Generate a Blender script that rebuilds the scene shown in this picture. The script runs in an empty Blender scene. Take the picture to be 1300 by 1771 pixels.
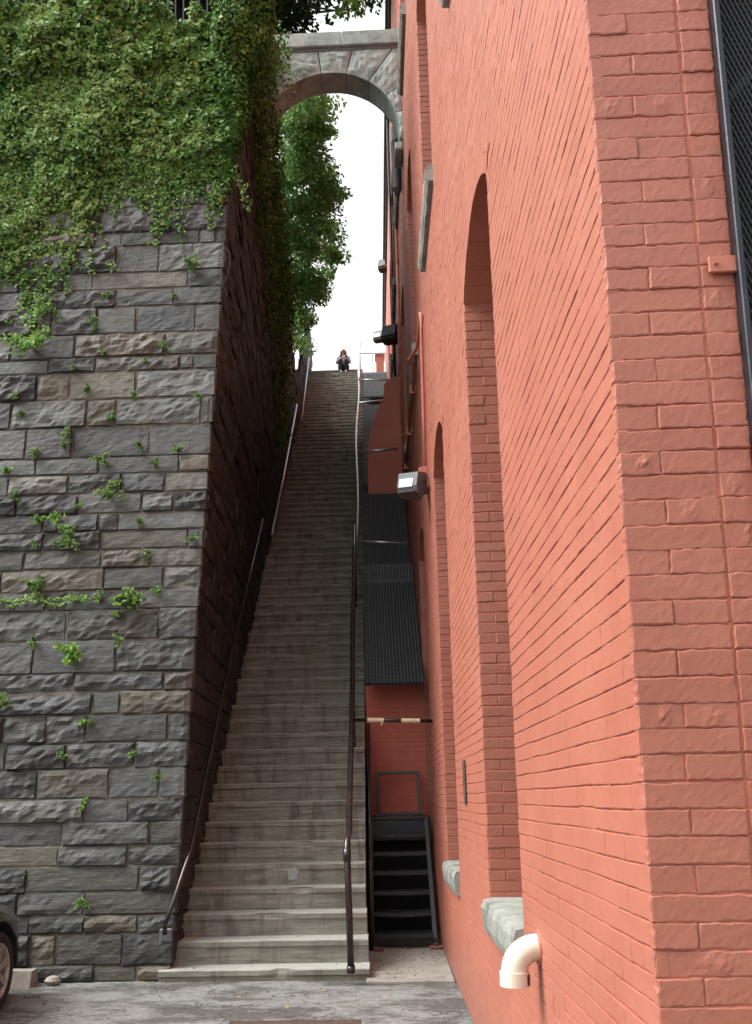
import bpy, math, random
import numpy as np
from mathutils import Vector, Matrix, noise as mnoise

# ------------------------------------------------------------------ camera
sc = bpy.context.scene
F_PX, TILT, YAW, ROLL, CY, CX, EYE = 1551.8, .1614, .0336, -.0198, 1130.06, 595.22, 1.6
_f = np.array([-math.sin(YAW)*math.cos(TILT), math.cos(YAW)*math.cos(TILT), math.sin(TILT)])
_r0 = np.array([math.cos(YAW), math.sin(YAW), 0.]); _u0 = np.cross(_r0, _f)
_r = _r0*math.cos(ROLL) + _u0*math.sin(ROLL); _u = -_r0*math.sin(ROLL) + _u0*math.cos(ROLL)
cd = bpy.data.cameras.new('camera'); cam = bpy.data.objects.new('camera', cd); sc.collection.objects.link(cam); sc.camera = cam
cd.sensor_fit = 'VERTICAL'; cd.sensor_height = 24; cd.lens = F_PX/1771*24
cd.shift_x = (650-CX)/1771; cd.shift_y = (CY-885.5)/1771
cd.clip_start = .05; cd.clip_end = 2000
cam.matrix_world = Matrix(((_r[0], _u[0], -_f[0], 0), (_r[1], _u[1], -_f[1], 0), (_r[2], _u[2], -_f[2], EYE), (0, 0, 0, 1)))

# ------------------------------------------------------------------ world, sun, exposure (overcast)
SUN_EL, SUN_AZ = math.radians(54), math.radians(264)      # azimuth from +Y clockwise
w = bpy.data.worlds.new('World'); sc.world = w; w.use_nodes = True
nt = w.node_tree; nt.nodes.clear()
sky = nt.nodes.new('ShaderNodeTexSky'); sky.sky_type = 'NISHITA'; sky.sun_disc = False
sky.sun_elevation = SUN_EL; sky.sun_rotation = SUN_AZ; sky.dust_density = 6; sky.air_density = 1.5; sky.ozone_density = 1
hs = nt.nodes.new('ShaderNodeHueSaturation'); hs.inputs['Saturation'].default_value = .10
cool = nt.nodes.new('ShaderNodeMix'); cool.data_type = 'RGBA'; cool.blend_type = 'MULTIPLY'; cool.inputs[0].default_value = 1
cool.inputs[7].default_value = (1.0, 1.0, .985, 1)
bg = nt.nodes.new('ShaderNodeBackground'); bg.inputs[1].default_value = .15
wo = nt.nodes.new('ShaderNodeOutputWorld')
nt.links.new(sky.outputs[0], hs.inputs['Color']); nt.links.new(hs.outputs[0], cool.inputs[6])
nt.links.new(cool.outputs[2], bg.inputs[0]); nt.links.new(bg.outputs[0], wo.inputs[0])
sl = bpy.data.lights.new('sun', 'SUN'); sl.energy = 1.25; sl.angle = math.radians(38); sl.color = (1, .97, .93)
so = bpy.data.objects.new('sun', sl); sc.collection.objects.link(so)
sd = Vector((math.sin(SUN_AZ)*math.cos(SUN_EL), math.cos(SUN_AZ)*math.cos(SUN_EL), math.sin(SUN_EL)))
so.rotation_euler = sd.to_track_quat('Z', 'Y').to_euler()
sc.view_settings.view_transform = 'Standard'; sc.view_settings.look = 'None'
sc.view_settings.exposure = 1.22; sc.view_settings.gamma = 1.0; sc.view_settings.use_curve_mapping = False
sc.cycles.max_bounces = 8; sc.cycles.diffuse_bounces = 5; sc.cycles.transparent_max_bounces = 4

# ------------------------------------------------------------------ helpers
rnd = random.Random(11); R = rnd.uniform
COL = sc.collection
def pray(x, y):                       # direction (per metre of depth) seen at a photo pixel
    d = _f + _r*(x-CX)/F_PX - _u*(y-CY)/F_PX
    return d/d[1]
def at_y(x, y, Y): d = pray(x, y); return Vector((d[0]*Y, Y, EYE + d[2]*Y))
def at_x(x, y, X): d = pray(x, y); k = X/d[0]; return Vector((X, k, EYE + d[2]*k))
def at_z(x, y, z=0): d = pray(x, y); k = (z-EYE)/d[2]; return Vector((d[0]*k, k, z))

class MB:
    def __init__(s): s.v = []; s.f = []
    def add(s, vs, fs):
        o = len(s.v); s.v += [tuple(p) for p in vs]; s.f += [tuple(i+o for i in q) for q in fs]; return s
    def box(s, x0, x1, y0, y1, z0, z1, M=None):
        vs = [Vector((x, y, z)) for z in (z0, z1) for y in (y0, y1) for x in (x0, x1)]
        if M: vs = [M @ p for p in vs]
        return s.add(vs, [(0, 2, 3, 1), (4, 5, 7, 6), (0, 1, 5, 4), (2, 6, 7, 3), (0, 4, 6, 2), (1, 3, 7, 5)])
    def cbox(s, x0, x1, y0, y1, z0, z1, c=.01, M=None):   # chamfered box
        xs, ys, zs = (x0, x1), (y0, y1), (z0, z1); vs = []; idx = {}
        for i in (0, 1):
            for j in (0, 1):
                for k in (0, 1):
                    for a in range(3):
                        p = [xs[i], ys[j], zs[k]]; sg = (1-2*i, 1-2*j, 1-2*k)
                        for b in range(3):
                            if b != a: p[b] += sg[b]*c
                        idx[(i, j, k, a)] = len(vs); vs.append(M @ Vector(p) if M else Vector(p))
        g = lambda i, j, k, a: idx[(i, j, k, a)]
        fs = []
        for a in range(3):
            for e in (0, 1):
                q = []
                for (m, n) in ((0, 0), (1, 0), (1, 1), (0, 1)):
                    t = [0, 0, 0]; t[a] = e; o = [b for b in range(3) if b != a]; t[o[0]] = m; t[o[1]] = n
                    q.append(g(*t, a))
                fs.append(q)
        for a in range(3):
            o = [b for b in range(3) if b != a]
            for m in (0, 1):
                for n in (0, 1):
                    t0 = [0]*3; t1 = [0]*3; t1[a] = 1
                    t0[o[0]] = t1[o[0]] = m; t0[o[1]] = t1[o[1]] = n
                    fs.append((g(*t0, o[0]), g(*t1, o[0]), g(*t1, o[1]), g(*t0, o[1])))
        for i in (0, 1):
            for j in (0, 1):
                for k in (0, 1): fs.append((g(i, j, k, 0), g(i, j, k, 1), g(i, j, k, 2)))
        return s.add(vs, fs)
    def tube(s, pts, r, n=10, cap=True):
        pts = [Vector(p) for p in pts]; rs = r if isinstance(r, (list, tuple)) else [r]*len(pts)
        vs = []; fs = []; prev = None
        for i, p in enumerate(pts):
            d = (pts[min(i+1, len(pts)-1)] - pts[max(i-1, 0)]).normalized()
            if prev is None:
                a = d.orthogonal().normalized()
            else:
                a = (prev - d*prev.dot(d)).normalized()
            prev = a; b = d.cross(a)
            for k in range(n):
                t = 2*math.pi*k/n; vs.append(p + (a*math.cos(t) + b*math.sin(t))*rs[i])
        for i in range(len(pts)-1):
            for k in range(n):
                fs.append((i*n+k, i*n+(k+1) % n, (i+1)*n+(k+1) % n, (i+1)*n+k))
        if cap: fs += [tuple(range(n))[::-1], tuple((len(pts)-1)*n+k for k in range(n))]
        return s.add(vs, fs)
    def lathe_x(s, X, y, z, rings, n=36):      # rings: (offset along x, radius)
        vs = []; fs = []
        for (o, r_) in rings:
            for k in range(n): vs.append((X+o, y+r_*math.cos(2*math.pi*k/n), z+r_*math.sin(2*math.pi*k/n)))
        for i in range(len(rings)-1):
            for k in range(n): fs.append((i*n+k, i*n+(k+1) % n, (i+1)*n+(k+1) % n, (i+1)*n+k))
        return s.add(vs, fs)
    def prism(s, poly, ax, a0, a1):    # polygon (2-tuples) extruded along axis ax
        def P(p, a):
            q = list(p); q.insert(ax, a); return q
        n = len(poly); vs = [P(p, a0) for p in poly] + [P(p, a1) for p in poly]
        return s.add(vs, [tuple(range(n))[::-1], tuple(range(n, 2*n))] + [(i, (i+1) % n, n+(i+1) % n, n+i) for i in range(n)])
    def pillow(s, mp, nu, nv, disp, edge=0., back=.05, ru=None, rv=None):
        # grid face pushed out by disp(s,t); its border sits at 'edge' and runs back to -back
        vs = []; fs = []
        def ax_(n, r): return [i/n for i in range(n+1)] if r is None else [0.]+[r+(1-2*r)*i/n for i in range(n+1)]+[1.]
        SU, SV = ax_(nu, ru), ax_(nv, rv); nu, nv = len(SU)-1, len(SV)-1; W_ = nu+1
        for j in range(nv+1):
            for i in range(nu+1):
                a, b = SU[i], SV[j]
                bord = i in (0, nu) or j in (0, nv)
                vs.append(mp(a, b, edge if bord else disp(a, b)))
        for j in range(nv):
            for i in range(nu): fs.append((j*W_+i, j*W_+i+1, (j+1)*W_+i+1, (j+1)*W_+i))
        ring = [i for i in range(nu+1)] + [j*W_+nu for j in range(1, nv+1)] + [nv*W_+i for i in range(nu-1, -1, -1)] + [j*W_ for j in range(nv-1, 0, -1)]
        o = len(vs)
        for q in ring: vs.append(mp(SU[q % W_], SV[q//W_], -back))
        n = len(ring)
        for k in range(n): fs.append((ring[(k+1) % n], ring[k], o+k, o+(k+1) % n))
        return s.add(vs, fs)
    def build(s, name, mat, parent=None, smooth=False, origin=None):
        vs = np.array(s.v, float)
        if origin is None:
            lo, hi = vs.min(0), vs.max(0); origin = ((lo[0]+hi[0])/2, (lo[1]+hi[1])/2, lo[2])
        og = np.array(origin, float)
        me = bpy.data.meshes.new(name); me.from_pydata((vs-og).tolist(), [], s.f); me.update()
        for m in (mat if isinstance(mat, list) else [mat]): me.materials.append(m)
        if smooth: me.shade_smooth()
        return link(name, me, parent, og)
WPOS = {}
def link(name, data, parent, og):
    o = bpy.data.objects.new(name, data); COL.objects.link(o); WPOS[o.name] = np.array(og, float)
    if parent is not None:
        o.parent = parent; o.location = Vector(np.array(og, float) - WPOS[parent.name])
    else: o.location = Vector(og)
    return o
def thing(name, label, cat, loc=(0, 0, 0), group=None):
    o = link(name, None, None, loc); o.empty_display_size = .2
    return tag(o, label, cat, group)
def tag(o, label=None, cat=None, group=None, kind=None):
    if label: o['label'] = label
    if cat: o['category'] = cat
    if group: o['group'] = group
    if kind: o['kind'] = kind
    return o

# ------------------------------------------------------------------ materials
def nodes(name):
    m = bpy.data.materials.new(name); m.use_nodes = True; n = m.node_tree
    return m, n, n.nodes['Principled BSDF']
def mapped(n, scale=(1, 1, 1), coord='pos'):
    if coord == 'pos': c = n.nodes.new('ShaderNodeNewGeometry').outputs['Position']
    else: c = n.nodes.new('ShaderNodeTexCoord').outputs[coord]
    mp = n.nodes.new('ShaderNodeMapping'); mp.inputs['Scale'].default_value = scale
    n.links.new(c, mp.inputs[0]); return mp.outputs[0]
def ntex(n, vec, scale, detail=6, rough=.6):
    t = n.nodes.new('ShaderNodeTexNoise'); t.inputs['Scale'].default_value = scale; t.inputs['Detail'].default_value = detail
    t.inputs['Roughness'].default_value = rough; n.links.new(vec, t.inputs['Vector']); return t.outputs['Fac']
def ramp(n, fac, stops):
    r = n.nodes.new('ShaderNodeValToRGB'); e = r.color_ramp.elements
    while len(e) < len(stops): e.new(.5)
    for el, (p, c) in zip(e, stops): el.position = p; el.color = (*c, 1)
    n.links.new(fac, r.inputs[0]); return r.outputs[0]
def mix(n, a, b, fac, blend='MIX'):
    m = n.nodes.new('ShaderNodeMix'); m.data_type = 'RGBA'; m.blend_type = blend
    for i, s_ in ((6, a), (7, b), (0, fac)):
        if hasattr(s_, 'links') or hasattr(s_, 'is_linked'): n.links.new(s_, m.inputs[i])
        else: m.inputs[i].default_value = (*s_, 1) if isinstance(s_, tuple) else s_
    return m.outputs[2]
def bump(n, b, h, strength, dist, chain=None):
    x = n.nodes.new('ShaderNodeBump'); x.inputs['Strength'].default_value = strength; x.inputs['Distance'].default_value = dist
    n.links.new(h, x.inputs['Height'])
    if chain: n.links.new(chain, x.inputs['Normal'])
    n.links.new(x.outputs[0], b.inputs['Normal']); return x.outputs[0]
def rgb(*c): return tuple(c)

def mat_paintbrick():
    m, n, b = nodes('painted_brick')
    v = mapped(n)
    c = ramp(n, ntex(n, v, 2.2, 5), [(.3, (.345, .110, .071)), (.7, (.400, .136, .090))])
    spots = ramp(n, ntex(n, v, 48, 4, .7), [(.69, (0, 0, 0)), (.78, (.7, .7, .7))])
    c = mix(n, c, (.34, .115, .075), spots)
    st = ramp(n, ntex(n, mapped(n, (2.5, 2.5, .25)), 1.6, 6, .65), [(.52, (0, 0, 0)), (.75, (.35, .35, .35))])
    c = mix(n, c, (.30, .105, .075), st)
    fad = ramp(n, ntex(n, v, .8, 7, .68), [(.48, (0, 0, 0)), (.68, (.55, .55, .55))])
    c = mix(n, c, (.43, .165, .113), fad)
    gz = n.nodes.new('ShaderNodeSeparateXYZ'); n.links.new(v, gz.inputs[0])
    low = n.nodes.new('ShaderNodeMapRange'); low.inputs['From Min'].default_value = .55; low.inputs['From Max'].default_value = .0; n.links.new(gz.outputs[2], low.inputs[0])
    gm = n.nodes.new('ShaderNodeMath'); gm.operation = 'MULTIPLY'; n.links.new(low.outputs[0], gm.inputs[0]); n.links.new(ntex(n, v, 6, 6, .7), gm.inputs[1])
    c = mix(n, c, (.20, .10, .075), gm.outputs[0])
    n.links.new(c, b.inputs['Base Color']); b.inputs['Roughness'].default_value = .54
    k = bump(n, b, ntex(n, v, 150, 5, .65), .18, .004)
    k = bump(n, b, ntex(n, v, 30, 7, .68), .24, .005, k)
    lump = ramp(n, ntex(n, v, 13, 7, .72), [(.62, (0, 0, 0)), (.70, (1, 1, 1))])
    k = bump(n, b, lump, .4, .004, k)
    pit = ramp(n, ntex(n, v, 62, 4, .7), [(.66, (0, 0, 0)), (.74, (1, 1, 1))])
    bump(n, b, pit, .4, .003, k)
    return m
def mat_farbrick():
    m, n, b = nodes('painted_brick_plain')
    v = mapped(n)
    c = ramp(n, ntex(n, v, 1.5, 6), [(.3, (.42, .115, .066)), (.7, (.50, .145, .088))])
    n.links.new(c, b.inputs['Base Color']); b.inputs['Roughness'].default_value = .55
    bt = n.nodes.new('ShaderNodeTexBrick'); bt.inputs['Scale'].default_value = 1
    bt.inputs['Brick Width'].default_value = .21; bt.inputs['Row Height'].default_value = .065
    bt.inputs['Mortar Size'].default_value = .006; bt.inputs['Mortar Smooth'].default_value = .3
    sx = n.nodes.new('ShaderNodeSeparateXYZ'); n.links.new(v, sx.inputs[0])
    ad = n.nodes.new('ShaderNodeMath'); n.links.new(sx.outputs[0], ad.inputs[0]); n.links.new(sx.outputs[1], ad.inputs[1])
    cb = n.nodes.new('ShaderNodeCombineXYZ'); n.links.new(ad.outputs[0], cb.inputs[0]); n.links.new(sx.outputs[2], cb.inputs[1])
    n.links.new(cb.outputs[0], bt.inputs['Vector'])
    iv = n.nodes.new('ShaderNodeMath'); iv.operation = 'SUBTRACT'; iv.inputs[0].default_value = 1; n.links.new(bt.outputs['Fac'], iv.inputs[1])
    k = bump(n, b, iv.outputs[0], .8, .006)
    bump(n, b, ntex(n, v, 60, 5), .2, .004, k)
    return m
def mat_slate(name, dark, mid, light, brown):
    m, n, b = nodes(name)
    v = mapped(n)
    oi = n.nodes.new('ShaderNodeObjectInfo')
    wn = n.nodes.new('ShaderNodeTexWhiteNoise'); wn.noise_dimensions = '1D'
    sc1 = n.nodes.new('ShaderNodeMath'); sc1.operation = 'MULTIPLY'; sc1.inputs[1].default_value = 91.7; n.links.new(oi.outputs['Random'], sc1.inputs[0]); n.links.new(sc1.outputs[0], wn.inputs['W'])
    val = ramp(n, wn.outputs['Value'], [(0, (.58, .58, .58)), (.6, (.95, .95, .95)), (.92, (1.32, 1.3, 1.25)), (1, (1.9, 1.86, 1.78))])
    base = ramp(n, oi.outputs['Random'], [(0, dark), (.45, mid), (.72, light), (.86, brown), (1, mid)])
    base = mix(n, base, val, 1.0, 'MULTIPLY')
    lam = ntex(n, mapped(n, (3, 3, 14)), 2.2, 8, .7)
    c = mix(n, base, ramp(n, lam, [(.3, (.45, .45, .46)), (.7, (1.35, 1.33, 1.3))]), .8, 'MULTIPLY')
    bl = ramp(n, ntex(n, v, 3.2, 6, .7), [(.45, (0, 0, 0)), (.7, (1, 1, 1))])
    c = mix(n, c, mix(n, c, (.88, .84, .72), 1.0, 'MULTIPLY'), bl)
    sp = ramp(n, ntex(n, v, 26, 3, .6), [(.72, (0, 0, 0)), (.77, (.8, .8, .8))])
    c = mix(n, c, (.30, .31, .29), sp)
    n.links.new(c, b.inputs['Base Color']); b.inputs['Roughness'].default_value = .6
    k = bump(n, b, lam, .6, .02)
    k = bump(n, b, ntex(n, v, 45, 7, .7), .55, .012, k)
    return m
def mat_noise(name, c0, c1, scale=4, rough=.8, bs=30, bstr=.4, bd=.01, stretch=(1, 1, 1), c2=None, metal=0, spec=None):
    m, n, b = nodes(name); v = mapped(n, stretch)
    c = ramp(n, ntex(n, v, scale, 7, .65), [(.32, c0), (.68, c1)])
    if c2: c = mix(n, c, c2, ramp(n, ntex(n, v, scale*.37+.9, 8, .7), [(.52, (0, 0, 0)), (.66, (1, 1, 1))]))
    n.links.new(c, b.inputs['Base Color']); b.inputs['Roughness'].default_value = rough; b.inputs['Metallic'].default_value = metal
    if bstr: bump(n, b, ntex(n, v, bs, 6, .65), bstr, bd)
    return m
def mat_leaf(name, stops, trans=.25, rough=.6):
    m, n, b = nodes(name)
    a = n.nodes.new('ShaderNodeAttribute'); a.attribute_name = 'tone'
    c = ramp(n, a.outputs['Fac'], stops)
    n.links.new(c, b.inputs['Base Color']); b.inputs['Roughness'].default_value = rough; b.inputs['Specular IOR Level'].default_value = .22
    t = n.nodes.new('ShaderNodeBsdfTranslucent'); n.links.new(c, t.inputs[0])
    ms = n.nodes.new('ShaderNodeMixShader'); ms.inputs[0].default_value = trans
    out = n.nodes['Material Output']
    n.links.new(b.outputs[0], ms.inputs[1]); n.links.new(t.outputs[0], ms.inputs[2]); n.links.new(ms.outputs[0], out.inputs[0])
    return m
def mat_plain(name, c, rough=.5, metal=0, coat=0):
    m, n, b = nodes(name)
    v = mapped(n); cc = ramp(n, ntex(n, v, 9, 5), [(.3, tuple(x*.85 for x in c)), (.7, tuple(min(1, x*1.12) for x in c))])
    n.links.new(cc, b.inputs['Base Color'])
    b.inputs['Roughness'].default_value = rough; b.inputs['Metallic'].default_value = metal
    if coat: b.inputs['Coat Weight'].default_value = coat
    return m
def mat_stair():
    m, n, b = nodes('stair_concrete')
    v = mapped(n); vs = mapped(n, (1.2, 1.2, 9))
    c = ramp(n, ntex(n, vs, 2.4, 8, .72), [(.3, (.150, .149, .124)), (.7, (.345, .348, .30))])
    gl = ramp(n, ntex(n, mapped(n, (1.3, 1.3, 46)), 1.7, 5, .7), [(.56, (0, 0, 0)), (.66, (.7, .7, .7))])
    c = mix(n, c, (.10, .095, .07), gl)
    st = ramp(n, ntex(n, mapped(n, (4, 1, .7)), 1.6, 7, .7), [(.5, (0, 0, 0)), (.66, (.75, .75, .75))])
    c = mix(n, c, (.095, .078, .06), st)
    gr = ramp(n, ntex(n, v, .55, 4, .6), [(.45, (0, 0, 0)), (.7, (.5, .5, .5))])
    c = mix(n, c, (.155, .145, .125), gr)
    ch = ramp(n, ntex(n, v, 21, 5, .75), [(.66, (0, 0, 0)), (.72, (.8, .8, .8))])
    c = mix(n, c, (.06, .05, .042), ch)
    # faces that point up are mixed to a paler grey than the risers
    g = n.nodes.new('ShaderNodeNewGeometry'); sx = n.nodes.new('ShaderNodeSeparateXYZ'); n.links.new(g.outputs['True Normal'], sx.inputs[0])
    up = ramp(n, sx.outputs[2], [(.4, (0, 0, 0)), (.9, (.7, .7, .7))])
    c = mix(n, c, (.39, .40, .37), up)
    n.links.new(c, b.inputs['Base Color']); b.inputs['Roughness'].default_value = .82
    k = bump(n, b, ntex(n, vs, 12, 8, .75), .7, .012)
    k = bump(n, b, gl, .6, .008, k)
    bump(n, b, ntex(n, v, 90, 4, .6), .3, .005, k)
    return m
def mat_ground():
    m, n, b = nodes('worn_asphalt')
    v = mapped(n)
    fine = ntex(n, v, 130, 3, .7)
    agg = ramp(n, fine, [(.36, (.10, .10, .096)), (.5, (.275, .278, .27)), (.64, (.50, .50, .485))])
    tar = ramp(n, fine, [(.35, (.035, .034, .032)), (.55, (.11, .105, .095)), (.7, (.30, .29, .27))])
    pat = ramp(n, ntex(n, mapped(n, (.8, 1.5, 1)), 1.25, 12, .78), [(.46, (0, 0, 0)), (.55, (.95, .95, .95))])
    c = mix(n, agg, tar, pat)
    md = ramp(n, ntex(n, v, 22, 6, .75), [(.3, (.62, .62, .62)), (.7, (1.3, 1.3, 1.3))])
    c = mix(n, c, md, 1.0, 'MULTIPLY')
    vo = n.nodes.new('ShaderNodeTexVoronoi'); vo.feature = 'DISTANCE_TO_EDGE'; vo.inputs['Scale'].default_value = .9
    dv = n.nodes.new('ShaderNodeTexNoise'); dv.inputs['Scale'].default_value = 3.5; dv.inputs['Detail'].default_value = 6; n.links.new(v, dv.inputs['Vector'])
    av = n.nodes.new('ShaderNodeVectorMath'); av.operation = 'ADD'; n.links.new(v, av.inputs[0]); n.links.new(dv.outputs['Color'], av.inputs[1]); n.links.new(av.outputs[0], vo.inputs['Vector'])
    cr = ramp(n, vo.outputs['Distance'], [(.003, (.85, .85, .85)), (.012, (0, 0, 0))])
    c = mix(n, c, (.03, .028, .025), cr)
    n.links.new(c, b.inputs['Base Color']); b.inputs['Roughness'].default_value = .85
    k = bump(n, b, fine, 1.0, .016)
    bump(n, b, ntex(n, v, 3, 6, .65), .5, .04, k)
    return m

M = dict(
    brick=mat_paintbrick(), farbrick=mat_farbrick(),
    slate=mat_slate('slate_stone', (.043, .046, .047), (.074, .079, .077), (.092, .101, .103), (.102, .092, .072)),
    slate_side=mat_slate('shaded_slate', (.012, .013, .013), (.021, .021, .020), (.032, .031, .029), (.038, .027, .021)),  # same slate made much darker: shade beside the stairs put into the colour
    mortar=mat_noise('lime_mortar', (.075, .07, .058), (.24, .22, .18), 5, .95, 60, .8, .015),
    stair=mat_stair(), ground=mat_ground(),
    pad=mat_noise('pad_concrete', (.21, .195, .17), (.33, .31, .28), 3, .85, 60, .5, .006, c2=(.15, .125, .10)),
    granite=mat_noise('arch_granite', (.25, .30, .275), (.42, .48, .45), 5, .8, 40, .7, .016, c2=(.18, .215, .195)),
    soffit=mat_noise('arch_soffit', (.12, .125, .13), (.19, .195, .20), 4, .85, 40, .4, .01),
    sill=mat_noise('sill_stone', (.20, .21, .185), (.35, .36, .33), 9, .85, 70, 1.0, .014, c2=(.11, .12, .10)),
    black=mat_noise('black_paint', (.010, .010, .012), (.022, .022, .027), 14, .35, 90, .25, .003),
    blackrail=mat_noise('black_rail_paint', (.012, .011, .011), (.024, .022, .022), 10, .24, 50, .12, .002, c2=(.05, .02, .014)),
    palepipe=mat_noise('pale_pipe', (.42, .43, .45), (.56, .57, .58), 12, .32, 40, .1, .002, metal=.75),  # on the upper handrails this pale tone paints in the sky's reflection
    darksteel=mat_noise('dark_blue_steel', (.020, .022, .030), (.040, .043, .055), 10, .38, 60, .3, .003, metal=.4),
    mesh=mat_noise('mesh_steel', (.07, .075, .085), (.11, .115, .125), 10, .45, 60, .2, .003), guardwire=mat_plain('guard_wire', (.030, .032, .038), .5), sheet=mat_plain('black_sheet', (.010, .010, .013), .7),
    tape=mat_plain('beige_tape', (.62, .50, .34), .7), pvc=mat_noise('white_pvc', (.60, .565, .46), (.66, .63, .53), 6, .32, 30, .06, .002, c2=(.50, .45, .34)),
    rust=mat_noise('rusty_iron', (.032, .024, .020), (.085, .050, .034), 12, .9, 50, .6, .006),
    pinkpaint=mat_plain('pink_paint', (.46, .15, .10), .5), redpaint=mat_plain('red_paint_chips', (.42, .13, .09), .6),
    lampgrey=mat_plain('lamp_grey', (.105, .115, .13), .45), lens=mat_plain('lamp_lens', (.80, .81, .84), .15),
    lampdark=mat_plain('lamp_dark', (.035, .045, .06), .5),
    wood=mat_noise('grey_wood', (.075, .077, .08), (.13, .132, .135), 10, .75, 40, .3, .004, (1, 1, 6)),
    glass=mat_plain('dark_glass', (.02, .022, .026), .08), dark=mat_plain('dark_void', (.012, .012, .013), .8),
    bark=mat_noise('bark', (.035, .028, .020), (.09, .07, .05), 9, .9, 30, .9, .02, (2, 2, .4)),
    soil=mat_noise('soil', (.05, .04, .028), (.10, .085, .06), 3, .95, 30, .6, .03),
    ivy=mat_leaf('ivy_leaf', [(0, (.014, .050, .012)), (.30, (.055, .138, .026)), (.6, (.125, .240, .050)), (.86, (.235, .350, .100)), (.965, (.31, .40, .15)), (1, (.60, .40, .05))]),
    weed=mat_leaf('weed_leaf', [(0, (.035, .08, .022)), (.5, (.09, .19, .04)), (1, (.22, .36, .06))], .3),
    lime=mat_leaf('young_leaf', [(0, (.08, .20, .03)), (.5, (.16, .33, .05)), (1, (.30, .46, .09))], .35),
    tree=mat_leaf('tree_leaf', [(0, (.055, .14, .040)), (.5, (.17, .33, .10)), (1, (.34, .51, .19))], .6),
    treedark=mat_leaf('dark_tree_leaf', [(0, (.008, .020, .010)), (.6, (.020, .045, .020)), (1, (.045, .085, .032))], .2),
    fallen=mat_plain('yellow_leaf', (.55, .42, .08), .6), palestone=mat_noise('pale_stone', (.25, .235, .20), (.38, .36, .31), 9, .9, 50, .6, .006),
)
M['palepipe'].node_tree.nodes['Principled BSDF'].inputs['Roughness'].default_value = .3

# ------------------------------------------------------------------ the setting: ground, terrace, upper street
TOPZ, Y0, NST = 15.85, 8.40, 75
RIS1, RIS = .105, (15.85-.105)/74
TRD = (28.2-8.40)/74
def zs(Y): return max(0., (Y-Y0)*RIS/TRD)
def xw(Y, z): return -1.93 + .0444*max(0, min(z, 14)-zs(Y))      # flank of the stone wall beside the stairs
def yw(z): return 8.47 + z/8                                 # battered face of the stone wall
g = MB(); N = 60
g.add([(-150, -150, 0), (150, -150, 0), (150, 150, 0), (-150, 150, 0)], [(0, 1, 2, 3)])
tag(g.build('ground', M['ground'], origin=(0, 0, 0)), kind='structure')
g = MB().box(-60, -2.3, 11.2, 120, -1, 11.46); tag(g.build('terrace_hill', M['soil']), kind='structure')
g = MB().box(-2.3, 40, 28.45, 120, -1, TOPZ-.012); tag(g.build('upper_street', M['pad']), kind='structure')
g = MB(); poly = [(-.14, 8.22), (.63, 8.20), (.655, 10.0), (.64, 12.0), (-.14, 12.0)]
g.prism(poly, 2, -.05, .018); tag(g.build('concrete_pad', M['pad']), kind='structure')

# ------------------------------------------------------------------ brick building
XW, YP, CH = .647, 2.235, .065
bld = thing('brick_building', 'tall red painted brick building with arched recesses along the stairs', 'building', (XW, YP, 0))
WIN_Y = [4.24+3.24*i for i in range(8)]; WIN_W = 1.26
TIERS = [(1.0, 4.80, 5.05), (7.30, 10.10, 10.36), (12.25, 14.85, 15.10)]
BTOP = 17.3
def opening_top(y, zsp, zc):      # segmental arch soffit height at offset y from the jamb
    h = zc-zsp; c = WIN_W; r = (c*c/4+h*h)/(2*h); t = y-c/2
    return zc - r + math.sqrt(max(0, r*r-t*t))
def holes(y):
    for wy in WIN_Y:
        if wy < y < wy+WIN_W: return wy
    return None
def in_open(y, z, m=0):
    wy = None
    for a in WIN_Y:
        if a-m < y < a+WIN_W+m: wy = a
    if wy is None: return False
    for k, (s0, sp, zc) in enumerate(TIERS):
        if k == 0 and wy > 11.5: continue
        if s0-m < z < opening_top(min(max(y-wy, 0), WIN_W), sp, zc)+m: return True
    return False
# wall core: mortar plane 6 mm behind the brick faces, with arched openings and their reveals
XM, DEEP, YE = XW+.0055, .46, 28.0
core = MB()
def q(a, b, c, d): core.add([a, b, c, d], [(0, 1, 2, 3)])
def fq(y0, y1, z0, z1): q((XM, y0, z0), (XM, y0, z1), (XM, y1, z1), (XM, y1, z0))
ycut = YP+.007
for wy in WIN_Y:
    fq(ycut, wy, 0, BTOP)
    zc_prev = 0
    for k, (s0, sp, zc) in enumerate(TIERS):
        if k == 0 and wy > 11.5: continue
        fq(wy, wy+WIN_W, zc_prev, s0)
        ns = 14; top = zc+.2
        for i in range(ns):
            ya, yb = wy+WIN_W*i/ns, wy+WIN_W*(i+1)/ns
            za, zb = opening_top(ya-wy, sp, zc), opening_top(yb-wy, sp, zc)
            q((XM, ya, za), (XM, ya, top), (XM, yb, top), (XM, yb, zb))
            q((XM, ya, za), (XM, yb, zb), (XM+DEEP, yb, zb), (XM+DEEP, ya, za))
        q((XM, wy, s0), (XM, wy, sp), (XM+DEEP, wy, sp), (XM+DEEP, wy, s0))
        q((XM, wy+WIN_W, s0), (XM+DEEP, wy+WIN_W, s0), (XM+DEEP, wy+WIN_W, sp), (XM, wy+WIN_W, sp))
        q((XM, wy, s0), (XM+DEEP, wy, s0), (XM+DEEP, wy+WIN_W, s0), (XM, wy+WIN_W, s0))
        zc_prev = top
    fq(wy, wy+WIN_W, zc_prev, BTOP); ycut = wy+WIN_W
fq(ycut, YE, 0, BTOP)
YF = YP+.0046                                                  # street front, facing the camera
def ff(x0, x1, z0, z1): q((x0, YF, z0), (x1, YF, z0), (x1, YF, z1), (x0, YF, z1))
ff(XM, .985, 0, BTOP); ff(2.35, 12, 0, BTOP); ff(.985, 2.35, 0, .7); ff(.985, 2.35, 6.2, BTOP)
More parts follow.
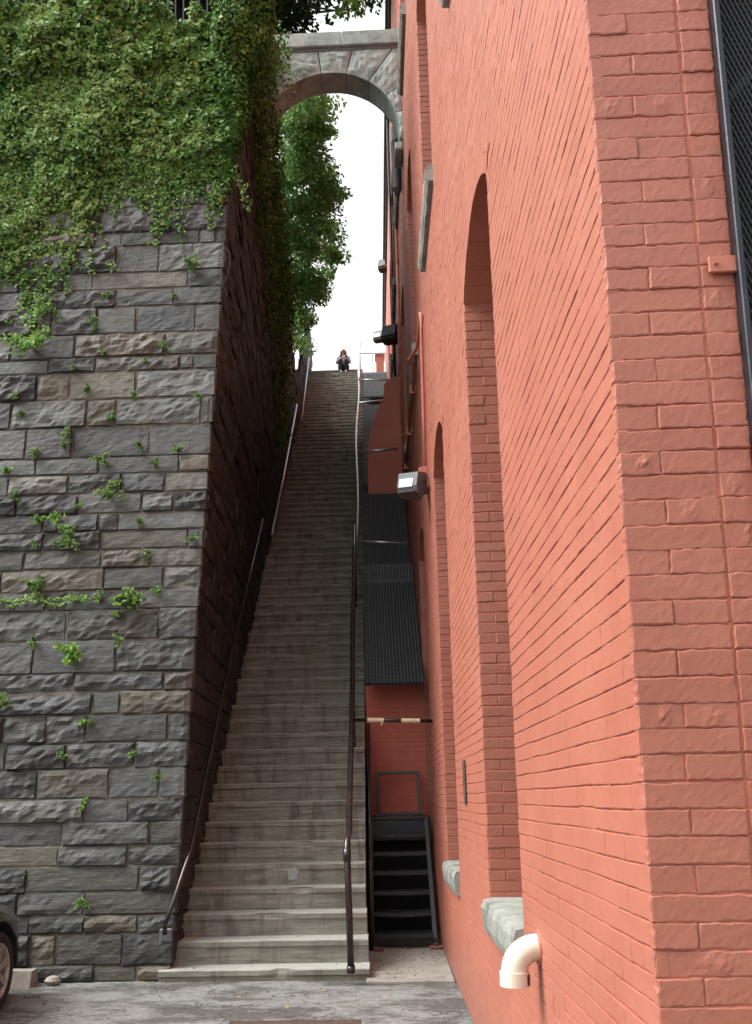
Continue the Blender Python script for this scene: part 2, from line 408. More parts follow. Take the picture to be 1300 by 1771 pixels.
q((.985, YF, .7), (.985, YF, 6.2), (.985, YF+.3, 6.2), (.985, YF+.3, .7)); q((2.35, YF, .7), (2.35, YF+.3, .7), (2.35, YF+.3, 6.2), (2.35, YF, 6.2))
q((.985, YF, 6.2), (2.35, YF, 6.2), (2.35, YF+.3, 6.2), (.985, YF+.3, 6.2)); q((.985, YF, .7), (.985, YF+.3, .7), (2.35, YF+.3, .7), (2.35, YF, .7))
q((XM, YE, 0), (XM, YE, BTOP), (12, YE, BTOP), (12, YE, 0)); q((12, YF, 0), (12, YE, 0), (12, YE, BTOP), (12, YF, BTOP))
q((XM, YF, BTOP), (12, YF, BTOP), (12, YE, BTOP), (XM, YE, BTOP))
core.build('wall', M['farbrick'], bld)
b_ = MB().box(XM+DEEP-.01, XM+DEEP+.05, 2.8, YE-.5, .1, BTOP-.3); b_.build('window_backing', M['dark'], bld)
b_ = MB().box(.99, 2.345, YF+.29, YF+.33, .7, 6.2); b_.build('dark_window', M['dark'], bld)

def hum(x, y, z, s=1.): return mnoise.noise((x*s, y*s, z*s))
def course_z(i): return i*CH + .012*mnoise.noise((7.7, i*.37, 0))*.5
def facebrick(mb, y0, y1, z0, z1, fine):
    out = R(-.0009, .0011); tl = R(-.0006, .0006)
    nu = max(2, int((y1-y0)/.03)) if fine else 1; nv = 2 if fine else 1
    sd = R(0, 90)
    def mp(a, b, d):
        y = y0+(y1-y0)*a; z = z0+(z1-z0)*b
        e = .0018 if fine else .0012
        wv = .007*mnoise.noise((y*1.1, 0, z*.5))
        return (XW - d, y + e*hum(y, z, sd, 60)*(d > -.01), z + wv + e*1.3*hum(y+9, z, sd, 45)*(d > -.01))
    def dp(a, b): return out + tl*(a-.5)*2 + .0012*hum(a*4, b*2, sd, 2)
    mb.pillow(mp, nu if fine else 1, nv if fine else 1, dp, edge=-.0016 + out, back=.03, ru=.001/(y1-y0), rv=.003/(z1-z0))
fineY = 3.02; cnt_main = 0
far = MB(); random.seed(5)
for i in range(0, 190):
    z0 = course_z(i); z1 = course_z(i+1)
    y = YP+.002 - (.1 if i % 2 else 0) + 0
    first = True
    while y < 15.6:
        L = .205 if (i % 6) else .105
        ya, yb = max(y, YP+.002), y+L
        y = yb
        # shorten at openings
        zc_ = (z0+z1)/2; yc = (ya+yb)/2
        for wy in WIN_Y:
            for e0, e1 in ((wy, wy+WIN_W),):
                if in_open(e0+.02, zc_) and ya < e0 < yb: yb = e0
                if in_open(e1-.02, zc_) and ya < e1 < yb: ya = e1
        yc = (ya+yb)/2
        if yb-ya < .015 or in_open(yc, zc_) or in_open(yc, z0+.008) or in_open(ya+.004, z0+.008) or in_open(yb-.004, z0+.008): continue
        # only what a camera near the photo's could see
        top = EYE + 1.02*yb + .6; bot = EYE - .45*yc
        if z0 > top or z1 < min(bot, .0) or z0 > BTOP-.2: continue
        gb = R(.0014, .0034) if R(0, 1) < .55 else R(.0002, .0009)
        gh = R(-.0002, .0003)
        vis = at_x  # unused
        fine = yc < fineY and EYE-.24*yc-.1 < zc_ < EYE+.99*yc+.1
        if fine:
            m_ = MB(); facebrick(m_, ya+gh, yb-gh, z0+gb, z1-gb, True)
            m_.build('brick', M['brick'], bld, smooth=False); cnt_main += 1
        else:
            facebrick(far, ya+gh, yb-gh, z0+gb, z1-gb, False)
tag(far.build('brickwork', M['brick'], bld), kind='stuff')

# street-front pier bricks
def xbrick(mb, x0, x1, z0, z1, Y, fine=True, blow=0):
    out = R(-.0022, .0018); sd = R(0, 90); tx, tz = R(-.0014, .0014), R(-.001, .001); nu = max(3, int((x1-x0)/.012)) if fine else 1; nv = 4 if fine else 1
    def mp(a, b, d):
        x = x0+(x1-x0)*a; z = z0+(z1-z0)*b
        k = .0036 if fine else .001
        return (x + k*hum(x, z, sd, 90)*(d > -.01), Y - d, z + .003*mnoise.noise((x*2, sd*.01, z)) + k*1.2*hum(x+5, z, sd, 45)*(d > -.01))
    def dp(a, b):
        v = out + tx*(a-.5)*2 + tz*(b-.5)*2 + .0007*hum(a*(x1-x0)*60, b*4, sd, 1.) + .0004*hum(a*(x1-x0)*190, b*12, sd, 1.)
        if blow:
            r_ = math.hypot((a-blow)*2.2, b-.5)
            if r_ < .5: v += (.5-r_)*.010*(.6+hum(a*30, b*20, sd, 1.))
        return v
    mb.pillow(mp, nu, nv, dp, edge=-.0014+out, back=.03, ru=.004/(x1-x0), rv=.0038/(z1-z0))
edge2, edge3 = .893, .985
pn = 0
for i in range(0, 190):
    z0 = course_z(i)+.0022*R(.2, 1.4); z1 = course_z(i+1)-.0022*R(.2, 1.4)
    vis = .85 < z0 < 4.15
    tgt = None if vis else far
    if i % 2: cuts = [XW-.001, .757+R(-.006, .006), edge2]
    else: cuts = [XW-.001, edge2]
    cuts2 = list(zip(cuts[:-1], cuts[1:])) + [(edge2+.0035, edge3)]
    for a, b in cuts2:
        m_ = MB(); xbrick(m_, a+(.0018 if a > XW else 0), b-.0018, z0, z1, YP, vis, R(.3, .7) if vis and R(0, 1) < .10 else 0)
        if vis: m_.build('brick', M['brick'], bld); pn += 1
        elif z0 < 6: 
            far2 = globals().setdefault('far2', MB()); far2.add(m_.v, m_.f)
tag(far2.build('brickwork', M['brick'], bld), kind='stuff')
# reveals: far jambs, bonded headers and stretchers
rv = MB()
for wi, wy in enumerate(WIN_Y[:5]):
    Yj = wy+WIN_W
    for (s0, sp, zc), ti in zip(TIERS, range(3)):
        if ti == 0 and wi > 2: continue
        i0 = int(s0/CH)+1; i1 = int(sp/CH)+2
        for i in range(i0-1, i1):
            z0 = max(course_z(i), s0)+R(.002, .005); z1 = min(course_z(i+1), sp+.03)-R(.002, .005)
            if z1-z0 < .02: continue
            cut = [XW+.001, XW+.105+R(-.004, .004), XW+.2, XW+.30, XW+.42] if i % 2 else [XW+.001, XW+.2, XW+.42]
            single = wi == 0 and ti == 0
            for a, b in zip(cut[:-1], cut[1:]):
                if a > XW+.29 and wi: continue
                m_ = MB(); xbrick(m_, a+.002, b-.0015, z0, z1, Yj-.004, single)
                if single and a < XW+.19: m_.build('brick', M['brick'], bld)
                else: rv.add(m_.v, m_.f)
tag(rv.build('brickwork', M['brick'], bld), kind='stuff')
# arch rings of rowlock bricks, slightly proud
ar = MB()
for wi, wy in enumerate(WIN_Y[:5]):
    for ti, (s0, sp, zc) in enumerate(TIERS):
        if ti == 0 and wi > 2: continue
        h = zc-sp; r = (WIN_W**2/4+h*h)/(2*h); cz = zc-r; am = math.asin(WIN_W/2/r); n_ = 18
        for ring in range(2):
            ra, rb = r+ring*.1+.002, r+ring*.1+.098
            for k in range(n_):
                t0 = -am+2*am*k/n_+.002; t1 = -am+2*am*(k+1)/n_-.002; o_ = .0085+R(-.0015, .0015)-ring*.0015
                vs = []
                for d in (-o_+.007, .03):
                    for (rr, t) in ((ra, t0), (ra, t1), (rb, t1), (rb, t0)):
                        vs.append((XW+d+.0005, wy+WIN_W/2+rr*math.sin(t), cz+rr*math.cos(t)))
                ar.add(vs, [(0, 3, 2, 1), (0, 1, 5, 4), (1, 2, 6, 5), (2, 3, 7, 6), (3, 0, 4, 7)])
tag(ar.build('arch_bricks', M['brick'], bld), kind='stuff')
# stone sills
def sill(wy, zt, th, out, lug):
    zt += .012; y0, y1 = wy-lug+.002, wy+WIN_W+lug-.002; m_ = MB(); ny = 16
    prof = [(.44, 0), (.02, 0), (-out*.75, -.012), (-out, -.05), (-out*.95, -th*.7), (-out*.6, -th), (.05, -th)]
    vs = []; 
    for j in range(ny+1):
        y = y0+(y1-y0)*j/ny
        for k, (dx, dz) in enumerate(prof):
            nn = .010*hum(y, dx*3, dz*4+zt, 9) if 2 <= k <= 5 else 0
            vs.append((XW+dx+nn, y, zt+dz+nn*.6))
    n_ = len(prof); fs = []
    for j in range(ny):
        for k in range(n_-1): fs.append((j*n_+k, (j+1)*n_+k, (j+1)*n_+k+1, j*n_+k+1))
    fs += [tuple(range(n_)), tuple(ny*n_+k for k in range(n_))[::-1]]
    m_.add(vs, fs); m_.build('window_sill', M['sill'], bld)
for wy in WIN_Y[:2]: sill(wy, 1.0, .2, .05, .0)
for wy in WIN_Y[:6]:
    sill(wy, 7.30, .17, .075, .09); sill(wy, 12.25, .18, .085, .09)
m_ = MB().box(XW-.10, XW+.1, YP-.1, YE, BTOP-.25, BTOP+.05).box(XW-.05, XW+.1, YP-.05, YE, BTOP-.42, BTOP-.252); m_.build('cornice', M['wood'], bld)
# chipped red leftovers at the near sill end, vent plate
m_ = MB().cbox(XW-.012, XW-.0045, 6.60, 6.76, 1.55, 1.87, .002); m_.build('vent_plate', M['rust'], bld)
# steel mesh guard over the street-front window
gx0, gx1, gy = .985, 2.34, YP-.012
gd = thing('window_guard', 'black expanded steel mesh guard on the window at right edge', 'window guard', (gx0, gy, .7))
for a, b, c, d in ((gx0, gx0+.018, .7, 6.2), (gx1-.035, gx1, .7, 6.2), (gx0+.019, gx1-.036, .7, .735), (gx0+.019, gx1-.036, 6.165, 6.2)):
    MB().cbox(a, b, gy-.02, gy+.02, c, d, .003).build('frame_bar', M['darksteel'], gd)
ms = MB(); px_, pz_ = .0135, .036
for sgn in (1, -1):
    x = -6.
    while x < 3.5:
        # strands crossing as diamonds
        p0 = (x, .7); sl_ = pz_/px_*sgn
        t0 = (gx0+.02-x); t1 = (gx1-.02-x)
        za, zb = (t0*sl_, t1*sl_)
        off = .7 if sgn > 0 else 6.2
        pts = []
        for X_ in (gx0+.02, gx1-.02):
            pts.append((X_, (X_-x)*sl_+off))
        (xa, za), (xb, zb) = pts
        lo, hi = .71, 6.19
        def clip(xa, za, xb, zb):
            o = []
            for (X_, Z_) in ((xa, za), (xb, zb)):
                if Z_ < lo: X_ += (lo-Z_)/sl_; Z_ = lo
                if Z_ > hi: X_ += (hi-Z_)/sl_; Z_ = hi
                o.append((X_, Z_))
            return o
        (xa, za), (xb, zb) = clip(xa, za, xb, zb)
        x += px_
        if xb-xa < .01 or min(za, zb) > 4.6: continue
        d_ = Vector((xb-xa, 0, zb-za)).normalized(); s_ = Vector((-d_.z, 0, d_.x))*(.0012 if sgn < 0 else .0008)
        A, B = Vector((xa, gy+.004*sgn, za)), Vector((xb, gy+.004*sgn, zb)); yv = Vector((0, .0022, 0))
        ms.add([A+s_-yv, A-s_-yv, A-s_+yv, A+s_+yv, B+s_-yv, B-s_-yv, B-s_+yv, B+s_+yv], [(0, 1, 5, 4), (1, 2, 6, 5), (2, 3, 7, 6), (3, 0, 4, 7)])
tag(ms.build('wire_mesh', M['guardwire'], gd), kind='stuff')
for k in range(9):
    z = .9+k*.52
    a = Vector((gx0+.03, gy+.045, z)); b = Vector((gx0+1.3, gy+.045, z+1.35))
    d_ = (b-a).normalized(); Mx = Matrix.Translation((a+b)/2) @ d_.to_track_quat('X', 'Z').to_matrix().to_4x4()
    MB().box(-(b-a).length/2, (b-a).length/2, -.004, .004, -.012, .012, Mx).build('brace_bar', M['guardwire'], gd)
bk = thing('guard_bracket', 'small red painted steel bracket bolted to the pier beside the mesh guard', 'bracket', (.95, YP, 2.96))
MB().cbox(.915, .992, YP-.014, YP-.003, 2.962, 3.008, .002).build('plate', M['pinkpaint'], bk)
MB().tube([(.932, YP-.014, 2.986), (.932, YP-.024, 2.986)], .006, 6).build('bolt', M['pinkpaint'], bk)

# ------------------------------------------------------------------ staircase
st = thing('staircase', 'long steep flight of worn concrete steps climbing under the arch', 'stairs', (-1.03, Y0, 0))
XL, XR = -1.99, -.145
variants = []
for vi in range(7):
    m_ = MB(); nx = 30; sd = vi*13.7
    def prof(x, first):
        e = .006*hum(x, sd, 0, 5)+.004*hum(x, sd, 3, 17)
        chip = max(0, hum(x, sd, 9, 3.3)-.30)*.11 + max(0, hum(x, sd, 4, 11)-.45)*.05
        h = RIS
        return [(TRD+.12, 0), (.012+chip*.6, 0+.5*e*.3), (0+chip, -.010+e*.4), (-.001+chip*.5+e*.3, -.055), (.014, -.060+e*.3), (.014+e*.5, -h-.02), (TRD+.12, -h-.02)]
    vs = []; n_ = 7
    for j in range(nx+1):
        x = (XR-XL)*(j/nx-.5)
        for (dy, dz) in prof(x, 0): vs.append((x, dy, dz))
    fs = []
    for j in range(nx):
        for k in range(n_-1): fs.append((j*n_+k, j*n_+k+1, (j+1)*n_+k+1, (j+1)*n_+k))
        fs.append((j*n_+6, j*n_, (j+1)*n_, (j+1)*n_+6))
    fs += [tuple(range(n_))[::-1], tuple(nx*n_+k for k in range(n_))]
    m_.add(vs, fs); me = bpy.data.meshes.new('step'); me.from_pydata(m_.v, [], m_.f); me.update(); me.materials.append(M['stair']); variants.append(me)
steps = []
for i in range(NST):
    zt = RIS1+RIS*i; y = Y0+TRD*i
    o = link('step', variants[(i*3+i//4) % 7], st, ((XL+XR)/2 + (0 if i > 3 else 0), y, zt)); steps.append(o)
    o.rotation_euler = (R(-.004, .004), 0, R(-.002, .002))
    if i < 3: o.scale = ((1.99-.145)/(XR-XL)*(1+.012*(3-i)), 1, 1)
MB().prism([(Y0+.3, -.1), (Y0+.3, RIS1-.14), (28.5, TOPZ-.17), (28.5, -.1)], 0, XL+.06, XR-.012).build('stair_core', M['stair'], st)
pp = MB(); pz = RIS1+RIS*4
for k in range(1):
    P0 = [(-.04, .0), (.0, -.01), (.05, .005), (.085, -.002), (.09, -.05), (.075, -.08), (.082, -.11), (.03, -.118), (-.012, -.112), (-.01, -.06)]
    pp.prism([(-.93+a, pz-.045+b) for a, b in P0], 1, Y0+TRD*4+.006, Y0+TRD*4+.02)
pp.build('paint_patch', mat_plain('grey_paint', (.34, .36, .37), .6), steps[4], origin=(-.9, Y0+TRD*4, pz-.1))
sg = MB().prism([(a*.5, b*.5) for a, b in ((0, 0), (.05, .004), (.06, -.05), (.045, -.2), (.02, -.21), (.01, -.06))], 1, 0, .012)
sg2 = MB().add([(v[0]-.92, Y0+TRD*7+.008+v[1]*.3, RIS1+RIS*7-.06+v[2]*1.0) for v in sg.v], sg.f)
sg2.build('paint_drip', mat_plain('slate_paint', (.07, .085, .10), .6), steps[7], origin=(-.9, Y0+TRD*7, 1.4))
# moss where water runs over the upper steps
# ------------------------------------------------------------------ handrails
def rail_z(Y, off): return RIS1+(Y-Y0)*RIS/TRD+off
def railthing(name, label, pts, r, mat, posts, grp=None):
    t = thing(name, label, 'handrail', pts[0], grp)
    MB().tube(pts, r, 12).build('rail_pipe', mat, t, smooth=True)
    for a, b, rr in posts:
        MB().tube([a, b], rr, 8).build('post', mat, t, smooth=True)
    return t
XRR = -.272
p = [(XRR, 8.20, .10), (XRR-.005, 8.16, .62), (XRR-.012, 8.13, 1.12), (XRR-.01, 8.18, 1.24)]
for Y in np.linspace(8.5, 14.6, 9): p.append((XRR+.006*math.sin(Y*2), Y, rail_z(Y, 1.10+.02*math.sin(Y))))
t = railthing('stair_handrail', 'thick black pipe handrail standing on the bottom step, right of the flight', p, .031, M['blackrail'],
    [((XRR, Y, zs(Y)), (XRR, Y, rail_z(Y, 1.08)), .016) for Y in (11.2, 14.3)])
MB().tube([(XRR-.012, 8.135, 1.06), (XRR-.012, 8.13, 1.17)], .036, 12).build('sleeve_joint', M['blackrail'], t, smooth=True)
MB().tube([(XRR, 8.20, .102), (XRR, 8.20, .16)], .038, 12).build('base_collar', M['blackrail'], t, smooth=True)
p = [(XRR+.02+.03*math.sin(Y*.9), Y, rail_z(Y, .98)) for Y in np.linspace(13.6, 24.6, 12)]
railthing('stair_handrail', 'handrail toned pale for sky reflection on the right, middle stretch of the flight', p, .027, M['palepipe'], [((XRR+.02, Y, zs(Y)), (XRR+.02, Y, rail_z(Y, .96)), .018) for Y in (17, 20.5, 24.2)])
p = [(XRR+.05, Y, rail_z(Y, 1.02)) for Y in np.linspace(23.6, 28.2, 5)] + [(XRR+.05, 28.6, TOPZ+1.05)]
railthing('stair_handrail', 'handrail toned pale for sky reflection on the right, last stretch up to the top', p, .03, M['palepipe'], [((XRR+.05, Y, zs(Y)), (XRR+.05, Y, rail_z(Y, 1.0)), .02) for Y in (25, 28.1)])
def lrail(pix, label, r, mat, X, base=None):
    pts = [at_x(x, y, X) for x, y in pix]
    if base: pts = base + pts
    t = thing('wall_handrail', label, 'handrail', pts[0])
    MB().tube(pts, r, 12).build('rail_pipe', mat, t, smooth=True)
    n_ = 3
    for k in range(n_):
        f_ = (k+.6)/n_; i = int(f_*(len(pts)-1)); a = Vector(pts[i]).lerp(Vector(pts[min(i+1, len(pts)-1)]), .5)
        MB().tube([a, (a.x-.02, a.y, a.z-.06), (xw(a.y, a.z)-.1, a.y, a.z-.07)], .009, 6).build('bracket', mat, t)
    return t
bp = at_y(283, 1612, 8.36)
t = lrail([(330, 1470), (365, 1300), (400, 1130), (428, 1010), (454, 898)], 'black pipe handrail on the stone wall, lowest left stretch with a foot plate', .021, M['blackrail'], -1.80,
    [Vector((bp.x, 8.40, bp.z-.02)), Vector((bp.x+.01, 8.36, bp.z+.06)), Vector(at_y(300, 1560, 8.38)), Vector(at_y(318, 1505, 8.5))])
MB().cbox(bp.x-.06, bp.x+.06, 8.435, 8.46, bp.z-.10, bp.z+.02, .012).build('foot_plate', M['lampgrey'], t)
lrail([(470, 925), (490, 825), (513, 700)], 'handrail toned pale for sky reflection on the stone wall, middle left stretch', .026, M['palepipe'], -1.80)
lrail([(521, 727), (529, 660), (536, 598)], 'handrail toned pale for sky reflection on the left, topmost stretch near the trees', .028, M['palepipe'], -1.80)

# cross bars tying the right rail to the brick wall
def crossbar(pl, pr, Y, label, r, mat):
    a = at_y(*pl, Y); b = at_y(*pr, Y)
    if b.x > XW-.002: b.x = XW-.002
    t = thing('cross_bar', label, 'bar', a); MB().tube([a, a.lerp(b, .5), b], r, 10).build('bar', mat, t, smooth=True); return t, a, b
t, a, b = crossbar((612, 1245), (748, 1247), 10.22, 'dark steel bar wrapped with two bands of beige tape above the landing', .02, M['blackrail'])
for f0, f1 in ((.17, .38), (.60, .84)):
    n_ = 9; MB().tube([a.lerp(b, f0+(f1-f0)*k/n_) for k in range(n_+1)], [.026+.0012*(k % 2) for k in range(n_+1)], 12).build('tape_band', M['tape'], t)
hk = a.lerp(b, .36); MB().tube([hk, (hk.x+.0, hk.y-.02, hk.z-.04), (hk.x-.02, hk.y-.02, hk.z-.055)], .008, 6).build('tape_tail', M['tape'], t)
crossbar((621, 936), (706, 940), 14.05, 'thin dark steel bar across the black grating', .020, M['palepipe'])
crossbar((622, 782), (688, 776), 15.5, 'thin pale bar in front of the red stepped wall', .022, M['palepipe'])
crossbar((622, 697), (663, 692), 21.5, 'thin pale bar near the stair top, lower of two', .026, M['palepipe'])
crossbar((622, 657), (673, 657), 24.2, 'thin pale bar near the stair top, upper of two', .022, M['palepipe'])

# ------------------------------------------------------------------ stepped brick walls and gratings between stairs and building
def bwall(name, label, poly, Y, th=.3, mat=None):
    t = thing(name, label, 'wall', (poly[0][0], Y, poly[0][1]))
    MB().prism(poly, 1, Y, Y+th).build('brick_face', mat or M['farbrick'], t); return t
INF = M['farbrick'].copy(); INF.name = 'brightened_red_brick'  # copy of the brick with a brighter red, standing in for missing light
for nd in INF.node_tree.nodes:
    if nd.type == 'VALTORGB':
        for e_, c_ in zip(nd.color_ramp.elements, ((.56, .125, .075, 1), (.66, .16, .098, 1))): e_.color = c_
bwall('infill_wall', 'red painted brick wall behind the black steel landing', [(-.13, 0), (XW+.004, 0), (XW+.004, 3.40), (-.13, 3.40)], 11.98, .3, INF)
PX2 = lambda x, y: (at_y(x, y, 15.78).x, at_y(x, y, 15.78).z)
bwall('infill_wall', 'red painted brick wall with sloping left edge, higher up beside the stairs',
      [PX2(637, 900), (XW+.004, PX2(637, 900)[1]), (XW+.004, PX2(690, 650)[1]), PX2(678, 652), PX2(664, 664), PX2(663, 692), PX2(656, 698), PX2(640, 745), PX2(636, 775)], 15.78, .5)
def grating(label, A, B, x0, x1, n, rm='mesh'):
    # A,B = (Y,z) of lower and upper edge
    t = thing('steel_grating', label, 'grating', ((x0+x1)/2, A[0], A[1]))
    d = Vector((0, B[0]-A[0], B[1]-A[1])); L = d.length; d.normalize(); nrm = Vector((0, -d.z, d.y))
    if nrm.z < 0: nrm = -nrm
    base = Vector((0, A[0], A[1]))
    rb = MB()
    for k in range(n):
        x = x0+(x1-x0)*(k+.5)/n
        o = base + Vector((x, 0, 0)); hw = .004
        c0, c1 = o-nrm*.012, o+nrm*.03; e = d*L; h = Vector((hw, 0, 0))
        rb.add([c0-h, c0+h, c1+h, c1-h, c0-h+e, c0+h+e, c1+h+e, c1-h+e], [(3, 2, 6, 7), (0, 3, 7, 4), (1, 5, 6, 2), (0, 1, 2, 3), (4, 7, 6, 5)])
    tag(rb.build('rib', M[rm], t), kind='stuff')
    cb = MB(); m_ = int(L/.03)
    for k in range(m_):
        o = base + d*(L*(k+.5)/m_) + nrm*.018
        cb.add([o+Vector((x0, 0, 0))-d*.003, o+Vector((x1, 0, 0))-d*.003, o+Vector((x1, 0, 0))+d*.003, o+Vector((x0, 0, 0))+d*.003], [(0, 1, 2, 3)])
    tag(cb.build('cross_rod', M[rm], t), kind='stuff')
    o = base - nrm*.02; e = d*L
    MB().add([o+Vector((x0, 0, 0)), o+Vector((x1, 0, 0)), o+e+Vector((x1, 0, 0)), o+e+Vector((x0, 0, 0))], [(0, 1, 2, 3)]).build('backing_sheet', M['sheet'], t)
    return t
grating('lowest sloping black grating over the red infill wall', (11.52, 3.06), (13.45, 4.90), -.125, .635, 17)
grating('short steep black grating piece above the lowest grating', (13.47, 4.86), (13.62, 5.20), -.125, .635, 16)
grating('sloping black grating under the upper red wall', (13.95, 5.05), (15.75, 7.12), -.125, .63, 16)
grating('dark grating left of the upper red wall', (16.6, 7.6), (23.2, 12.25), -.12, .5, 14, 'sheet')
grating('bluish grating at the top beside the stairs', (24.4, 13.05), (27.7, 15.45), -.12, .64, 18)
MB_ = MB().prism([(12.0, 0), (13.5, 0), (13.5, 4.75), (12.0, 3.4)], 0, -.12, XW+.003)
f1 = thing('retaining_core', 'dark concrete mass under the gratings beside the stairs', 'wall', (.2, 13, 0))
MB().prism([(13.4, 0), (28.4, 0), (28.4, 15.5), (24.3, 12.7), (23.3, 12.0), (16.5, 7.2), (15.8, 6.9), (13.5, 4.6)], 0, -.12, XW+.003).build('concrete_mass', M['dark'], f1)

# black steel steps with landing
ls = thing('steel_steps', 'small black steel staircase with open treads up to a landing', 'steps', (.25, 10.0, 0))
sx0, sx1 = -.085, .575
yA, yB, zT = 9.98, 11.05, 1.36
for k in range(6):
    f_ = k/6; y = yA+(yB-yA)*(k/5.6); z = .175+k*.203
    tr = MB(); nx = 8; vs = []
    for j in range(nx+1):
        x = sx0+.02+(sx1-sx0-.04)*j/nx; sag = -.010*math.sin(math.pi*j/nx)*(1.3 if k == 1 else .4)
        vs += [(x, y-.02, z-.045+sag), (x, y-.02, z+sag), (x, y+.2, z+sag*.3), (x, y+.2, z-.035)]
    fs = []
    for j in range(nx):
        for a in range(4): fs.append((j*4+a, j*4+(a+1) % 4, (j+1)*4+(a+1) % 4, (j+1)*4+a))
    fs += [(3, 2, 1, 0), (nx*4, nx*4+1, nx*4+2, nx*4+3)]
    tr.add(vs, fs); tr.build('tread', M['darksteel'], ls)
for x in (sx0-.01, sx1):
    MB().prism([(yA-.06, .06), (yA+.05, .06), (yB+.12, zT-.02), (yB+.12, zT), (yB-.02, zT)], 0, x-.022, x+.022).build('stringer', M['black'], ls)
    MB().box(x-.022, x+.022, yA-.045, yA+.02, 0.02, .12).build('leg', M['black'], ls)
MB().cbox(-.125, XW-.012, yB-.02, 11.95, zT-.012, zT+.022, .004).build('landing', M['black'], ls)
MB().cbox(-.12, XW-.014, yB+.0, yB+.03, zT-.26, zT-.014, .004).build('fascia', M['darksteel'], ls)
MB().box(-.12, XW-.016, yB+.25, yB+.29, 0, zT-.3).build('back_panel', M['dark'], ls)
MB().tube([(sx0-.015, yA-.10, .02), (sx0-.015, yA-.10, .95)], .024, 10).build('hand_post', M['black'], ls, smooth=True)
MB().tube([(sx0-.012, yA-.10, .93), (sx0-.012, 11.6, 2.55)], .020, 10).build('hand_bar', M['black'], ls, smooth=True)
for k, y in enumerate((11.25, 11.6)): pass
# empty wooden frame leaning on the infill wall
fr = thing('wooden_frame', 'empty dark grey window frame leaning on the red wall on the landing', 'frame', (.27, 11.85, zT+.03))
FM = Matrix.Translation((.275, 11.76, zT+.024)) @ Matrix.Rotation(math.radians(-9), 4, 'X') @ Matrix.Rotation(math.radians(-1.2), 4, 'Y')
for a, b, c, d in ((-.285, -.247, 0, .57), (.247, .285, 0, .57), (-.246, .246, 0, .035), (-.246, .246, .535, .57)):
    MB().cbox(a, b, -.018, .018, c, d, .003, FM).build('frame_rail', M['wood'], fr)
# terracotta saucer by the leg, scraps
sc_ = at_z(757, 1643); t = thing('plant_saucer', 'terracotta saucer on the pad under the steel stair leg', 'saucer', (.575, 9.98, .018))
MB().tube([(.585, 9.93, .018), (.585, 9.93, .045), (.585, 9.93, .046), (.585, 9.93, .03)], [.062, .075, .066, .0], 18).build('dish', mat_plain('terracotta', (.36, .14, .085), .8), t, smooth=False)
t = thing('loose_brick', 'loose red brick under the left foot of the steel steps', 'brick', (-.03, 9.85, .018))
MB().cbox(-.09, .02, 9.80, 9.88, .018, .058, .006).build('clay_block', mat_plain('old_brick', (.17, .075, .05), .9), t)

# ------------------------------------------------------------------ conduits, wall lights, pvc outlet
cp = thing('wall_conduit', 'pink painted conduit rising from the flood light and running along the brick wall', 'conduit', (XW, 9.3, 5.2))
MB().tube([(XW-.03, 9.55, 5.12), (XW-.03, 9.45, 5.8), (XW-.03, 9.33, 6.75), (XW-.03, 9.28, 6.90), (XW-.035, 9.36, 6.97)], .019, 10).build('riser_pipe', M['pinkpaint'], cp, smooth=True)
MB().tube([(XW-.035, 9.36, 6.97), (XW-.035, 9.6, 6.93), (XW-.045, 9.9, 6.86), (XW-.12, 10.15, 6.84), (XW-.13, 10.3, 6.90), (XW-.09, 10.5, 6.95), (XW-.04, 10.8, 6.98), (XW-.04, 15.6, 7.05)], .022, 10).build('run_pipe', M['pinkpaint'], cp, smooth=True)
for y in (11.3, 12.7, 14.1): MB().cbox(XW-.075, XW, y, y+.02, 6.94, 7.06, .003).build('pipe_clip', M['pinkpaint'], cp)
cp = thing('wall_conduit', 'vertical pink pipe on the brick wall beyond the flood light', 'conduit', (XW-.03, 15.3, 7.1))
MB().tube([(XW-.035, 15.3, 7.1), (XW-.035, 15.3, 13.5)], .028, 10).build('riser_pipe', M['pinkpaint'], cp, smooth=True)
for z in (8, 9.7, 11.4): MB().tube([(XW-.035, 15.3, z), (XW-.035, 15.3, z+.06)], .036, 10).build('coupling', M['pinkpaint'], cp)
